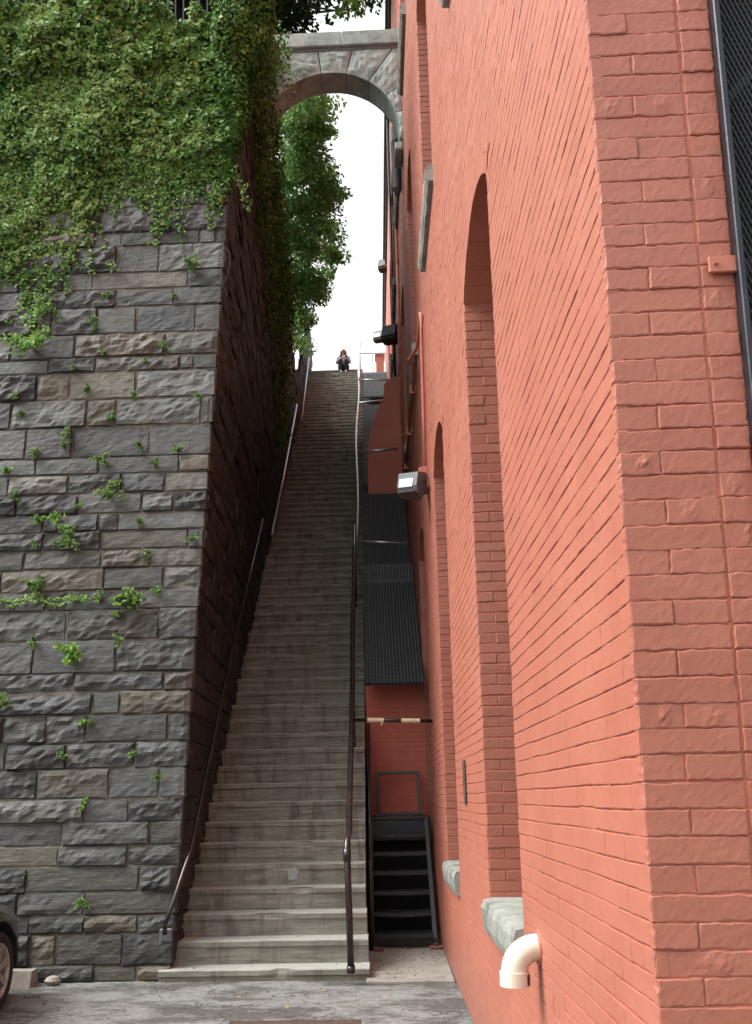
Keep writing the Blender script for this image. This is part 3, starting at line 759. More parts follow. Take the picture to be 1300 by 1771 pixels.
def floodlight(label, c, s, rot, mh, ml, backx):
    t = thing('flood_light', label, 'wall light', c)
    Mx = Matrix.Translation(c) @ Matrix.Rotation(rot, 4, 'Z') @ Matrix.Rotation(math.radians(7), 4, 'Y') @ Matrix.Scale(s, 4)
    # housing: wedge box, face toward -Y/-Z local
    def P(L): return [Mx @ Vector(v) for v in L]
    pr = [(-.12, .15), (.10, .20), (.16, .16), (.16, -.12), (.02, -.20), (-.10, -.16), (-.14, -.06)]
    m_ = MB(); n_ = len(pr)
    vs = P([(-.17, y, z) for y, z in pr]+[(.17, y, z) for y, z in pr])
    m_.add(vs, [tuple(range(n_)), tuple(range(n_, 2*n_))[::-1]]+[(i, n_+i, n_+(i+1) % n_, (i+1) % n_) for i in range(n_)])
    m_.build('housing', mh, t)
    MB().add(P([(-.135, -.150, -.075), (.10, -.150, -.075), (.10, -.138, .055), (-.135, -.138, .055), (-.135, -.12, -.075), (.10, -.12, -.075), (.10, -.115, .055), (-.135, -.115, .055)]),
             [(0, 1, 2, 3), (4, 7, 6, 5), (0, 4, 5, 1), (1, 5, 6, 2), (2, 6, 7, 3), (3, 7, 4, 0)]).build('lens', ml, t)
    m_ = MB(); m_.add(P([(-.15, -.135, -.15), (.15, -.135, -.15), (.165, .03, -.235), (-.13, .03, -.215), (-.15, -.125, -.12), (.15, -.125, -.12), (.165, .05, -.205), (-.13, .05, -.185)]),
             [(0, 1, 2, 3), (4, 7, 6, 5), (0, 4, 5, 1), (1, 5, 6, 2), (2, 6, 7, 3), (3, 7, 4, 0)]); m_.build('visor', M['rust'], t)
    MB().add(P([(.171, -.02, .05), (.178, -.02, .05), (.178, .10, .05), (.171, .10, .05), (.171, -.02, .09), (.178, -.02, .09), (.178, .10, .09), (.171, .10, .09)]),
             [(0, 1, 5, 4), (1, 2, 6, 5), (4, 5, 6, 7), (0, 3, 2, 1), (2, 3, 7, 6), (0, 4, 7, 3)]).build('latch', mh, t)
    cc = Vector(c); MB().tube([cc+Vector((.12*s, .06*s, 0)), Vector((backx, cc.y+.12*s, cc.z))], .035*s, 8).build('arm', mh, t)
    return t
L1 = at_y(712, 838, 9.35)
t = floodlight('grey flood light with white lens on the red wall, nearest of the wall lights', L1, .72, math.radians(-34), M['lampgrey'], M['lens'], XW-.09)
MB().cbox(XW-.10, XW-.001, 9.50, 9.74, 4.98, 5.22, .006).build('junction_box', M['pinkpaint'], t)
floodlight('dark blue grey flood light high on the far wall', at_y(677, 578, 17.5), 1.0, math.radians(-35), M['lampdark'], M['lampdark'], XW-.01)
floodlight('small dark flood light sticking out against the sky', at_y(665.5, 459, 24.), .95, math.radians(-30), M['lampdark'], M['lampdark'], XW-.01)
floodlight('small white faced flood light beside the stair top', at_y(656, 582, 26.5), .95, math.radians(-30), M['lampgrey'], M['lens'], XW-.01)
dp = thing('downpipe', 'dark downpipe on the far brick wall below the dark flood light', 'downpipe', (XW-.05, 18, 9))
MB().tube([(XW-.04, 18.2, 9.2), (XW-.04, 18.2, 16.8)], .032, 8).build('pipe', M['lampdark'], dp, smooth=True)
hd = at_y(690, 275, 12.95)
t = thing('dark_drum', 'dark metal drum fixed on the wall just under the arch end', 'drum', (XW-.1, 13.0, hd.z-.5))
MB().tube([(XW-.09, 13.0, hd.z-.6), (XW-.09, 13.0, hd.z-.5), (XW-.09, 13.0, hd.z+.35)], [.03, .075, .08], 14).build('drum_body', M['lampdark'], t)
MB().tube([(XW-.09, 13.0, hd.z+.35), (XW-.09, 13.0, hd.z+.60)], .07, 14).build('drum_top', mat_plain('verdigris', (.30, .38, .36), .6), t)

pv = thing('drain_elbow', 'white plastic drain elbow sticking out of the brick wall low at right', 'drain pipe', (XW, 3.86, .95))
e0 = Vector((XW+.02, 3.86, .985)); pts = []; rr = .072
for k in range(13):
    a = math.pi/2*k/12
    pts.append((XW-.012-.095*math.sin(a), 3.86-.012*math.sin(a), .985-.095*(1-math.cos(a))))
tb = MB(); tb.tube([e0]+pts, .054, 24, cap=False); tb.build('elbow', M['pvc'], pv, smooth=True)
ex, ey, ez = pts[-1]
tb = MB(); tb.tube([(ex, ey, ez+.004), (ex, ey, ez+.005), (ex, ey, ez-.052), (ex, ey, ez-.053), (ex, ey, ez-.05), (ex, ey, ez-.01)], [.054, .0605, .0605, .058, .053, .053], 28, cap=False); tb.build('collar', M['pvc'], pv)
sm_ = MB()
for (a0, a1, zt_, zb_) in ((-.75, -.45, -.004, -.046), (-.45, -.2, -.004, -.03), (-.2, .1, -.004, -.050), (.1, .3, -.004, -.036)):
    vs_ = [(ex+.0612*math.cos(t_), ey+.0612*math.sin(t_), ez+zz_) for zz_ in (zt_, zb_) for t_ in (a0, (a0+a1)/2, a1)]
    sm_.add(vs_, [(0, 1, 4, 3), (1, 2, 5, 4)])
sm_.build('paint_smear', M['rust'], pv)
MB().tube([(XW+.01, 3.86, .985), (XW-.008, 3.86, .985), (XW-.010, 3.86, .985)], [.075, .072, .054], 16, cap=False).build('paint_ring', M['brick'], pv)

# ------------------------------------------------------------------ stone retaining wall
sw = thing('stone_wall', 'dark rough slate retaining wall left of the stairs', 'wall', (-3, 8.47, 0))
def wall_pt(x, y):                 # photo pixel -> point on the battered wall face
    d = pray(x, y); k = (8.47+EYE/8)/(1-d[2]/8); return Vector((d[0]*k, k, EYE+d[2]*k))
ROWS = [(322, 355, [175, 270, 355]), (355, 398, [70, 175, 275]), (398, 422, [70, 165, 210, 345, 373]), (422, 467, [20, 125, 202, 275]),
 (467, 496, [-30, 35, 110, 160, 325, 370]), (496, 527, [-60, 75, 200, 300]), (527, 573, [-20, 60, 90, 168, 235, 338]), (573, 613, [-70, 20, 130, 285]),
 (613, 638, [-50, 85, 165, 310, 335]), (638, 685, [-30, 65, 120, 235]), (685, 733, [-100, 20, 150, 200, 348]), (733, 786, [-60, 45, 125, 258]),
 (786, 815, [-40, 62, 170, 310]), (815, 849, [-100, 15, 118, 210, 285]), (849, 884, [-70, 30, 135, 245, 300]), (884, 915, [-20, 75, 170, 205]),
 (915, 947, [-80, 75, 175, 325]), (947, 979, [-40, 42, 175, 260]), (979, 1017, [-90, 3, 180, 282]), (1017, 1051, [-50, 80, 240]),
 (1051, 1103, [-30, 115, 275]), (1103, 1160, [-60, 58, 200]), (1160, 1193, [-20, 128, 282]), (1193, 1232, [-40, 160, 208]),
 (1232, 1281, [-60, 5, 80, 148, 290]), (1281, 1326, [-90, 10, 115, 233]), (1326, 1378, [-40, 65, 188, 275]), (1378, 1420, [-50, 145, 222]),
 (1420, 1460, [-60, 108, 258]), (1460, 1496, [-40, 100, 220]), (1496, 1541, [-90, 45, 240]), (1541, 1581, [-60, 30, 145]),
 (1581, 1612, [-30, 50, 145, 237]), (1612, 1668, [-40, 52, 97, 212]), (1668, 1697, [-60, 52, 162, 235])]
rowz = []
for (a, b, sp) in ROWS:
    zt, zb = wall_pt(330, a).z, wall_pt(330, b).z
    rowz.append((max(zb, 0.0), zt, [wall_pt(x, (a+b)/2).x for x in sp]))
z = rowz[0][1]
while z < 11.2:
    h = R(.2, .32); xs = []; x = -1.6-R(.3, .8)
    while x > -4.8: xs.append(x); x -= R(.35, .95)
    rowz.insert(0, (z, min(z+h, 11.45), xs[::-1])); z += h
def planes(n, amp): return [(R(.45, 1)*amp, R(-1, 1)*amp*.9, R(-1, 1)*amp*1.1) for _ in range(n)]
def stone(x0, x1, z0, z1, mp, parent, mat, amp, cell=.055, quoin=False, mb=None):
    wd, ht = abs(x1-x0), z1-z0
    nu = max(4, min(18, int(wd/cell))); nv = max(3, min(9, int(ht/(cell*.75))))
    P = planes(5, amp); sd = R(0, 500); base = R(-.008, .014)
    sk = [R(-.022, .022) for _ in range(4)]; sx_ = [R(-.02, .02) for _ in range(2)]
    def disp(a, b):
        d = min(p_[0]+p_[1]*(a-.5)+p_[2]*(b-.5) for p_ in P)
        d = max(d, -.010)
        d += amp*.55*mnoise.fractal((a*wd*8+sd, b*ht*12, sd*.3), .8, 2., 4)
        ed = min(a*wd, (1-a)*wd, b*ht, (1-b)*ht); d *= min(1, .55+ed/.05)
        if quoin and (1-a)*wd < .045: d *= .12
        return base + d
    def mp2(a, b, d):
        aa = a; bb = b
        jx = (.016*mnoise.noise((b*3+sd, a, 1.1))+sx_[int(a)]*(b-.5)*1.4) if (a in (0, 1) and not (quoin and a == 1)) else .008*mnoise.noise((a*9+sd, b*7, 5))*(0 < a < 1)
        jz = (sk[0]*(1-a)+sk[1]*a)*(b == 1) + (sk[2]*(1-a)+sk[3]*a)*(b == 0) + .016*mnoise.noise((a*wd*7+sd, b, 2.2))*(b in (0, 1))
        return mp(x0+(x1-x0)*aa+jx, z0+(z1-z0)*bb+jz, d)
    m_ = mb or MB(); m_.pillow(mp2, nu, nv, disp, edge=base-.012, back=.10, ru=.010/wd, rv=.010/ht)
    if mb is None: return m_.build('stone', mat, parent)
def front_map(x, z, d): return (x, yw(z)-d, z)
nstone = 0; front_far = MB()
for (z0, z1, xs) in rowz:
    xc = xw(yw(z0), (z0+z1)/2)+.004
    xs = [x for x in xs if x < xc-.1]+[xc]
    if xs[0] > -4.6:
        x = xs[0]
        pre = []
        while x > -7.5: x -= R(.35, .9); pre.insert(0, x)
        xs = pre+xs
    for a, b in zip(xs[:-1], xs[1:]):
        if b < -4.6:
            stone(a+.006, b-.006, z0+.008, z1-.007, front_map, None, None, R(.01, .07), .09, mb=front_far); continue
        jg = R(.003, .011)
        stone(a+jg, b-(jg if b < xc-.01 else 0), z0+R(.004, .012), z1-R(.004, .010), front_map, sw, M['slate'], R(.008, .014) if (z0 > 8.3 and a < -2.1) or z0 > 9 else R(.010, .022) if R(0, 1) < .42 else R(.03, .08), quoin=b > xc-.01); nstone += 1
tag(front_far.build('rubble_face', M['slate'], sw), kind='stuff')
# flank of the wall along the stairs
def side_map(y, z, d): return (xw(y, z)+d*.9, y, z)
def wtop(Y): return max(12.4, zs(Y)+1.6)
side_far = MB()
zr = sorted([(a, b) for a, b, _ in rowz]); 
zz = zr[-1][1]
while zz < 17.5: zr.append((zz, zz+.3)); zz += .3
for (z0, z1) in zr:
    y = yw(z0)+.03; yend = 29.
    first = True
    while y < yend:
        L = R(.3, .8) if y < 14 else R(.5, 1.1)
        y1 = y+L
        if z1 > zs(y1)-.4 and z1 < wtop(y)+.4 and z0 < 1.8+.95*y1:
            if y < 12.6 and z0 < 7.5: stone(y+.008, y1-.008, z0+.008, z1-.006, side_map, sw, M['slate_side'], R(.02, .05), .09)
            else: stone(y+.008, y1-.008, z0+.008, z1-.006, side_map, None, None, R(.02, .05), .16, mb=side_far)
        y = y1
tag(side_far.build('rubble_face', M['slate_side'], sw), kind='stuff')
# mortar core set back behind the stones
cm = MB(); ys = [8.47+.035+.6*i for i in range(36)]
vs = []; fs = []
zl = [0, 2, 4, 6, 8, 10, 11.45]
for z in zl: vs += [(-14, yw(z)+.013, z), (xw(yw(z), z)-.02, yw(z)+.013, z)]
for k in range(len(zl)-1): fs.append((2*k, 2*k+1, 2*k+3, 2*k+2))
cm.add(vs, fs)
vs = []; fs = []; ny = 30; nz = 10
for j in range(ny+1):
    for k in range(nz+1):
        f_ = k/nz; z = 17.4*f_; yb = yw(min(z, 12.3))+.022; Y = yb+(29-yb)*j/ny
        z = min(z, wtop(Y)); vs.append((xw(Y, z)-.022, Y, z))
for j in range(ny):
    for k in range(nz): fs.append((j*(nz+1)+k, (j+1)*(nz+1)+k, (j+1)*(nz+1)+k+1, j*(nz+1)+k+1))
cm.add(vs, fs)
cm.add([(-14, yw(11.45)+.013, 11.45), (-1.4, yw(11.45)+.013, 11.45), (-1.4, 12.6, 11.45), (-14, 12.6, 11.45)], [(0, 1, 2, 3)])
cm.build('mortar_core', M['mortar'], sw)
MB().box(-14, -2.25, 13, 29.5, 12, 12.9).build('backfill', M['soil'], sw)

# ------------------------------------------------------------------ stone arch bridging the stairs
YA, TA = 12.40, .42
AX, AZ, AR = -.46, 11.78, 1.06
ab = thing('stone_arch', 'pale grey granite arch with coping spanning high across the stairs', 'arch', (AX, YA, AZ))
ZT = 13.22; xl_, xr_ = -2.2, XW-.004
def outer(a):
    c, s_ = math.cos(a), math.sin(a); ts = [(ZT-AZ)/s_ if s_ > 1e-3 else 9, (xr_-AX)/c if c > 1e-3 else 9, (xl_-AX)/c if c < -1e-3 else 9]
    return min(ts)
angs = [-.12, .30, .62, .97, 1.33, 1.70, 2.07, 2.45, 2.85, 3.26]
for a0, a1 in zip(angs[:-1], angs[1:]):
    P = planes(4, .06); sd = R(0, 99)
    def mp(s_, t_, d, a0=a0, a1=a1):
        a = a0+.006+(a1-a0-.012)*s_; ro = outer(a) if a > .02 else (xr_-AX)
        r = AR+(max(ro, AR+.1)-AR)*t_
        return (AX+r*math.cos(a), YA-d, AZ+r*math.sin(a))
    def dp(s_, t_): return max(-.004, min(p_[0]+p_[1]*(s_-.5)+p_[2]*(t_-.5) for p_ in P))*min(1, 4*min(s_, 1-s_, t_*.8, 1-t_)+.1) + .02*mnoise.fractal((s_*5+sd, t_*5, 1), 1, 2, 3)
    m_ = MB(); m_.pillow(mp, 9, 9, dp, edge=0, back=TA); m_.build('voussoir', M['granite'], ab)
m_ = MB(); n_ = 28; vs = []
for k in range(n_+1):
    a = -.15+(math.pi+.3)*k/n_
    for y in (YA+.02, YA+TA): vs.append((AX+(AR+.008)*math.cos(a), y, AZ+(AR+.008)*math.sin(a)))
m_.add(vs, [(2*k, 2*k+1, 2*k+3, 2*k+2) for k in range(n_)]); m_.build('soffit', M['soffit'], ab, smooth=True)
m_ = MB()
for x0, x1 in ((-2.15, -1.22), (-1.215, -.28), (-.275, XW-.003)): MB().cbox(x0, x1, YA-.06, YA+TA+.06, ZT+.05, ZT+.30, .012).build('coping_stone', M['granite'], ab)
MB().box(-2.15, XW-.004, YA-.012, YA+TA+.012, ZT+.001, ZT+.049).build('string_course', M['soffit'], ab)
MB().cbox(XW-.13, XW-.004, YA-.02, YA+TA, AZ-.34, AZ-.20, .02).build('corbel', M['granite'], ab)

# ------------------------------------------------------------------ iron fence on the terrace
fn = thing('iron_fence', 'black iron picket fence above the ivy at top left', 'fence', (-2.2, 10.2, 11.45))
for x in np.arange(-4.6, -1.55, .105): MB().box(x-.009, x+.009, 10.2-.009, 10.2+.009, 11.45, 13.3).build('picket', M['black'], fn)
for z in (11.6, 13.1): MB().box(-4.7, -1.5, 10.185, 10.215, z, z+.035).build('fence_rail', M['black'], fn)

# ------------------------------------------------------------------ foliage
rng = np.random.default_rng(4)
def leaf_mesh(name, P, Nn, size, tone, mat, parent, down=.5, origin=None, aspect=.75):
    n = len(P); Nn = Nn/np.linalg.norm(Nn, axis=1, keepdims=True)
    up = np.tile(np.array([0., 0., -1.]), (n, 1))*down + rng.normal(size=(n, 3))*.6
    d = up-Nn*(up*Nn).sum(1, keepdims=True); d /= np.linalg.norm(d, axis=1, keepdims=True)+1e-9
    s = np.cross(Nn, d); sz = size[:, None]
    fold = Nn*sz*rng.uniform(-.05, .22, (n, 1))
    v = np.stack([P-d*sz*.5, P+s*sz*.5*aspect-d*sz*.08+fold, P+d*sz*.55-fold*.3, P-s*sz*.5*aspect-d*sz*.08+fold], 1).reshape(-1, 3)
    idx = np.arange(n)[:, None]*4
    tri = np.concatenate([idx+np.array([[0, 1, 2]]), idx+np.array([[0, 2, 3]])], 1).reshape(-1)
    og = np.array(origin if origin is not None else [v[:, 0].mean(), v[:, 1].mean(), v[:, 2].min()])
    me = bpy.data.meshes.new(name); me.vertices.add(len(v)); me.vertices.foreach_set('co', (v-og).astype(np.float32).ravel())
    nt_ = len(tri)//3; me.loops.add(len(tri)); me.loops.foreach_set('vertex_index', tri.astype(np.int32))
    me.polygons.add(nt_); me.polygons.foreach_set('loop_start', (np.arange(nt_)*3).astype(np.int32)); me.polygons.foreach_set('loop_total', np.full(nt_, 3, np.int32))
    me.update(calc_edges=True)
    at = me.attributes.new('tone', 'FLOAT', 'FACE'); at.data.foreach_set('value', np.repeat(tone, 2).astype(np.float32))
    me.materials.append(mat); return link(name, me, parent, og)
def fbm(P, sc_): return np.array([mnoise.fractal((p[0]*sc_, p[1]*sc_, p[2]*sc_), .9, 2., 3) for p in P])

iv = thing('ivy', 'thick green ivy covering the upper part of the stone wall', 'ivy', (-3, 9.3, 7))
IVP = [(-260, -60), (-260, 560), (-120, 530), (0, 512), (30, 500), (62, 482), (100, 478), (112, 466), (150, 432), (168, 395), (178, 352), (215, 340), (250, 345), (300, 352), (340, 345), (372, 340), (398, 322), (412, 262), (425, 200), (450, 120), (468, 62), (440, 40), (412, 28), (395, 32), (285, 34), (270, 24), (255, -60)]
def inpoly(x, y, poly):
    c = np.zeros(len(x), bool); n = len(poly)
    for i in range(n):
        (xa, ya), (xb, yb) = poly[i], poly[i-1]
        k = ((ya > y) != (yb > y)) & (x < (xb-xa)*(y-ya)/(yb-ya+1e-9)+xa); c ^= k
    return c
def wallpix(px, py):
    D = _f[None]+_r[None]*((px-CX)/F_PX)[:, None]-_u[None]*((py-CY)/F_PX)[:, None]; D = D/D[:, 1:2]
    k = (8.47+EYE/8)/(1-D[:, 2]/8); return np.stack([D[:, 0]*k, k, EYE+D[:, 2]*k], 1)
NI = 88000
px_ = rng.uniform(-260, 485, NI); py_ = rng.uniform(-60, 600, NI)
wob = np.array([mnoise.fractal((a*.02, b*.02, 3), 1, 2, 3) for a, b in zip(px_, py_)])*22
keep = inpoly(px_+wob*.6, py_+wob, IVP)
# thinner towards the lower rim
P = wallpix(px_[keep], py_[keep]); px_, py_ = px_[keep], py_[keep]
sel = (P[:, 2] < 11.75) & (P[:, 0] < np.array([xw(p[1], p[2])+.12 for p in P])); P = P[sel]; px_ = px_[sel]; py_ = py_[sel]
b1 = fbm(P, 1.1); b2 = fbm(P+7, 3.2)
high = np.clip((P[:, 2]-10.2)/2, 0, 1)
rim = ~inpoly(px_, py_+70, IVP) & (py_ > 200); rim2 = ~inpoly(px_, py_+28, IVP) & (py_ > 200)
bulge = np.clip(.09+.15*b1+.10*b2+.26*high*(.6+b1), .025, .7)*np.where(rim2, .25, np.where(rim, .5, 1.))
thin = ~(rim2 & (rng.random(len(P)) < .5)); P, px_, py_, b1, b2, high, bulge = P[thin], px_[thin], py_[thin], b1[thin], b2[thin], high[thin], bulge[thin]
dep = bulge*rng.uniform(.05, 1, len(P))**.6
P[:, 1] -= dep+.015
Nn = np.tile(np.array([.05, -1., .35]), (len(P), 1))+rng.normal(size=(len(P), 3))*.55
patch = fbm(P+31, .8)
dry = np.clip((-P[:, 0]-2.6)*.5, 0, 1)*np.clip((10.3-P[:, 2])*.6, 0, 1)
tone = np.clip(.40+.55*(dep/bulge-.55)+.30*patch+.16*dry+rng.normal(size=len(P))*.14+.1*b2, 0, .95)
yel = rng.random(len(P)) < .010; tone[yel] = rng.uniform(.93, 1, yel.sum())
size = np.clip(np.exp(rng.normal(np.log(.05), .35, len(P))), .022, .11)*(1+.75*high)*(1-.22*dry)
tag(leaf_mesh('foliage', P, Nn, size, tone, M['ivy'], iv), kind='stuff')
# ivy creeping over the corner and down the flank
NS = 16000; Y = 8.6+rng.random(NS)**1.3*9.5; top = 12.4+0*Y
z = 12.7-(rng.random(NS)**1.6)*(1.3+.33*(Y-8.6)+1.0*np.array([mnoise.noise((y*.7, 2, 1)) for y in Y]))
ok = (z > 1.0+np.array([zs(y) for y in Y])) & (Y > 8.47+z/8-.05); Y, z = Y[ok], z[ok]
X = np.array([xw(a, b) for a, b in zip(Y, z)]); P = np.stack([X+.02+rng.random(len(X))**1.5*.22, Y, z], 1)
Nn = np.tile(np.array([1., -.25, .35]), (len(P), 1))+rng.normal(size=(len(P), 3))*.5
tag(leaf_mesh('foliage', P, Nn, rng.uniform(.05, .085, len(P)), np.clip(.35+.25*fbm(P, 1.5)+rng.normal(size=len(P))*.12, 0, .9), M['ivy'], iv), kind='stuff')
# thick shoulder of ivy wrapping the wall corner below the arch
NC = 15000; zc_ = 8.7+rng.random(NC)**.65*3.3; th = rng.uniform(-.7, 1.5, NC)
rad = (.08+.52*np.clip((zc_-8.9)/2.4, 0, 1.15))*(.75+.35*np.array([mnoise.noise((a*1.7, b, 4)) for a, b in zip(zc_, th)]))*rng.random(NC)**.35
cx_ = np.array([xw(8.47+a/8, a) for a in zc_])-.02
P = np.stack([cx_+np.sin(th)*rad, 8.47+zc_/8+.02-np.cos(th)*rad, zc_], 1)
Nn = np.stack([np.sin(th), -np.cos(th), .4+0*th], 1)+rng.normal(size=(NC, 3))*.5
tag(leaf_mesh('foliage', P, Nn, rng.uniform(.045, .08, NC), np.clip(.38+.35*fbm(P, 1.4)+rng.normal(size=NC)*.15, 0, .93), M['ivy'], iv), kind='stuff')
# runners over the end of the arch
NR = 7000; t_ = rng.random(NR); P = np.stack([-1.85+rng.random(NR)**1.5*.85, 10.1+t_*2.2, 11.35+t_*1.75+rng.normal(size=NR)*.24-.35*rng.random(NR)], 1)
kp = rng.random(NR) > (P[:, 0]+1.85)/.95; P = P[kp]
tag(leaf_mesh('foliage', P, np.tile(np.array([.1, -1, .3]), (len(P), 1))+rng.normal(size=(len(P), 3))*.5, rng.uniform(.05, .08, len(P)), rng.uniform(.2, .7, len(P)), M['ivy'], iv), kind='stuff')
# runners trailing below the rim
RX = []; 
for k in range(60):
    x = R(-30, 405); y = None
    for yy in range(600, 200, -6):
        if inpoly(np.array([x]), np.array([float(yy)]), IVP)[0]: y = yy; break
    if y is None: continue
    L = R(15, 95)*(1 if R(0, 1) < .6 else .5); dx = R(-.45, .35); n_ = int(L*R(.5, 1.1))
    for j in range(n_):
        f_ = R(0, 1); p_ = wall_pt(x+dx*L*f_+rnd.gauss(0, 4), y-12+L*f_+rnd.gauss(0, 3)); RX.append((p_.x, p_.y-R(.02, .07), p_.z))
P = np.array(RX)
tag(leaf_mesh('foliage', P, np.tile(np.array([.05, -1, .35]), (len(P), 1))+rng.normal(size=(len(P), 3))*.5, rng.uniform(.03, .06, len(P)), rng.uniform(.25, .9, len(P)), M['ivy'], iv), kind='stuff')
# trailing stems
stm = MB()
for k in range(26):
    x = R(0, 400); y = R(260, 420); pts = []
    for j in range(6): 
        p_ = wall_pt(x, y); pts.append((p_.x, p_.y-.02-R(0, .03), p_.z)); x += R(-12, 14); y += R(14, 30)
    stm.tube(pts, .004, 4)
stm.build('stem', M['bark'], iv)

# weeds in the joints
def weed(px, py, s, n, mat, label, grp=None, tall=0., droop=.3, leaf=.03):
    b = wall_pt(px, py); b.y -= .015
    t = thing('wall_weed', label, 'weed', b, grp)
    stems = MB(); pts = []; nr = []
    ns = max(3, int(3+s*16))
    for k in range(ns):
        a = R(0, 2*math.pi); dx = math.cos(a)*s*R(.3, 1)*.6; dz = math.sin(a)*s*R(.3, 1)*.6 + tall*R(.2, 1)
        e = Vector((b.x+dx, b.y-s*R(.15, .6), b.z+dz)); mdl = b.lerp(e, .5)+Vector((0, -.02*s*4, .12*s))
        stems.tube([b, mdl, e], [.003, .0025, .0015], 4)
        m_ = max(3, n//ns)
        for j in range(m_):
            f_ = R(.25, 1.05); c = (b.lerp(mdl, f_*2) if f_ < .5 else mdl.lerp(e, (f_-.5)*2))
            pts.append((c.x+R(-1, 1)*s*.16, c.y+R(-1, .4)*s*.14, c.z+R(-1, 1)*s*.13)); nr.append((R(-.6, .6), -1, R(-.1, 1.2)))
    stems.build('stem', M['bark'], t)
    P = np.array(pts); leaf_mesh('leaves', P, np.array(nr), rng.uniform(.6, 1.25, len(P))*leaf, rng.uniform(0, 1, len(P)), mat, t)
weed(57, 605, .44, 420, M['lime'], 'big bright green seedling shrub sprouting left on the stone wall under the ivy', None, .10, leaf=.05)
weed(70, 545, .26, 150, M['lime'], 'yellow green sprig hanging just below the ivy edge', None, .05, leaf=.04)
weed(122, 940, .29, 420, M['weed'], 'bushy green weed halfway up the wall with a pale sprig beside it', None, .03, leaf=.032)
weed(98, 905, .19, 80, M['lime'], 'pale yellow green sprig left of the bushy weed', None, .05, leaf=.034)
weed(195, 865, .28, 340, M['weed'], 'tall feathery green weed above the long pale stone', None, .10, leaf=.026)
weed(120, 1138, .26, 170, M['lime'], 'bright yellow green seedling with maple like leaves low on the wall', None, .04, leaf=.05)
weed(228, 1040, .30, 280, M['weed'], 'broad leafy weed spreading over the flat blue stone', None, -.02, leaf=.045)
weed(70, 1020, .2, 190, M['weed'], 'round leafy weed at the head of a trailing vine', None, .03, leaf=.04)
weed(335, 465, .24, 220, M['weed'], 'green weed in the top joint nearest the wall corner', None, .04, leaf=.034)
weed(120, 762, .18, 170, M['weed'], 'rounded green weed tuft left of the broad brown stone', None, .04, leaf=.03)
weed(180, 800, .18, 170, M['weed'], 'green tuft hanging above the feathery weed', None, -.03, leaf=.03)
weed(8, 1205, .22, 190, M['weed'], 'dark green weed at the photo left edge', None, -.02, leaf=.034)
SM = [(188, 518), (302, 512), (22, 560), (165, 562), (180, 612), (130, 640), (252, 628), (285, 602), (40, 720), (30, 690), (155, 680), (230, 690), (348, 690), (195, 722), (112, 775), (245, 775), (310, 785), (65, 785), (270, 805), (15, 820), (205, 835), (35, 872), (28, 860), (140, 880), (335, 935), (255, 962), (70, 905), (60, 1112), (205, 1112), (152, 1252), (108, 1310), (232, 1302), (272, 1345), (148, 1392), (146, 1562), (205, 1065), (275, 1025), (240, 905), (175, 1035), (60, 945)]
ORD = ['topmost', 'second', 'third', 'fourth', 'fifth', 'sixth', 'seventh', 'eighth', 'ninth', 'tenth', 'eleventh', 'twelfth', 'thirteenth', 'fourteenth', 'fifteenth', 'sixteenth', 'seventeenth', 'eighteenth']
strip = lambda a: 0 if a < 110 else (1 if a < 215 else 2)
wcount = [0, 0, 0]
for k, (a, b) in enumerate(sorted(SM, key=lambda q_: q_[1])):
    si = strip(a); o_ = ORD[wcount[si]]; wcount[si] += 1
    WL = 'small weed tuft in the stone wall %s, %s%s' % (('at left edge', 'mid wall', 'near the corner')[si], o_, '' if o_ == 'topmost' else ' from the top')
    weed(a, b, R(.08, .16), int(R(60, 130)), M['weed'], WL, 'small weeds in the stone wall', R(-.02, .03), leaf=R(.022, .032))
# trailing vine
vn = thing('trailing_vine', 'thin vine with pairs of green leaves trailing along a joint from the left', 'vine', wall_pt(0, 1040))
pts = [wall_pt(x, 1040+4*math.sin(x*.08)-x*.01)+Vector((0, -.03, 0)) for x in range(-40, 160, 8)]
MB().tube(pts, .004, 5).build('stem', M['bark'], vn)
LP = np.array([(p_.x+R(-.02, .02), p_.y-R(0, .04), p_.z+R(-.05, .04)) for p_ in pts for _ in range(5)])
leaf_mesh('leaves', LP, np.tile(np.array([0, -1, .5]), (len(LP), 1))+rng.normal(size=(len(LP), 3))*.3, rng.uniform(.045, .075, len(LP)), rng.uniform(.2, 1, len(LP)), M['lime'], vn, aspect=.45)

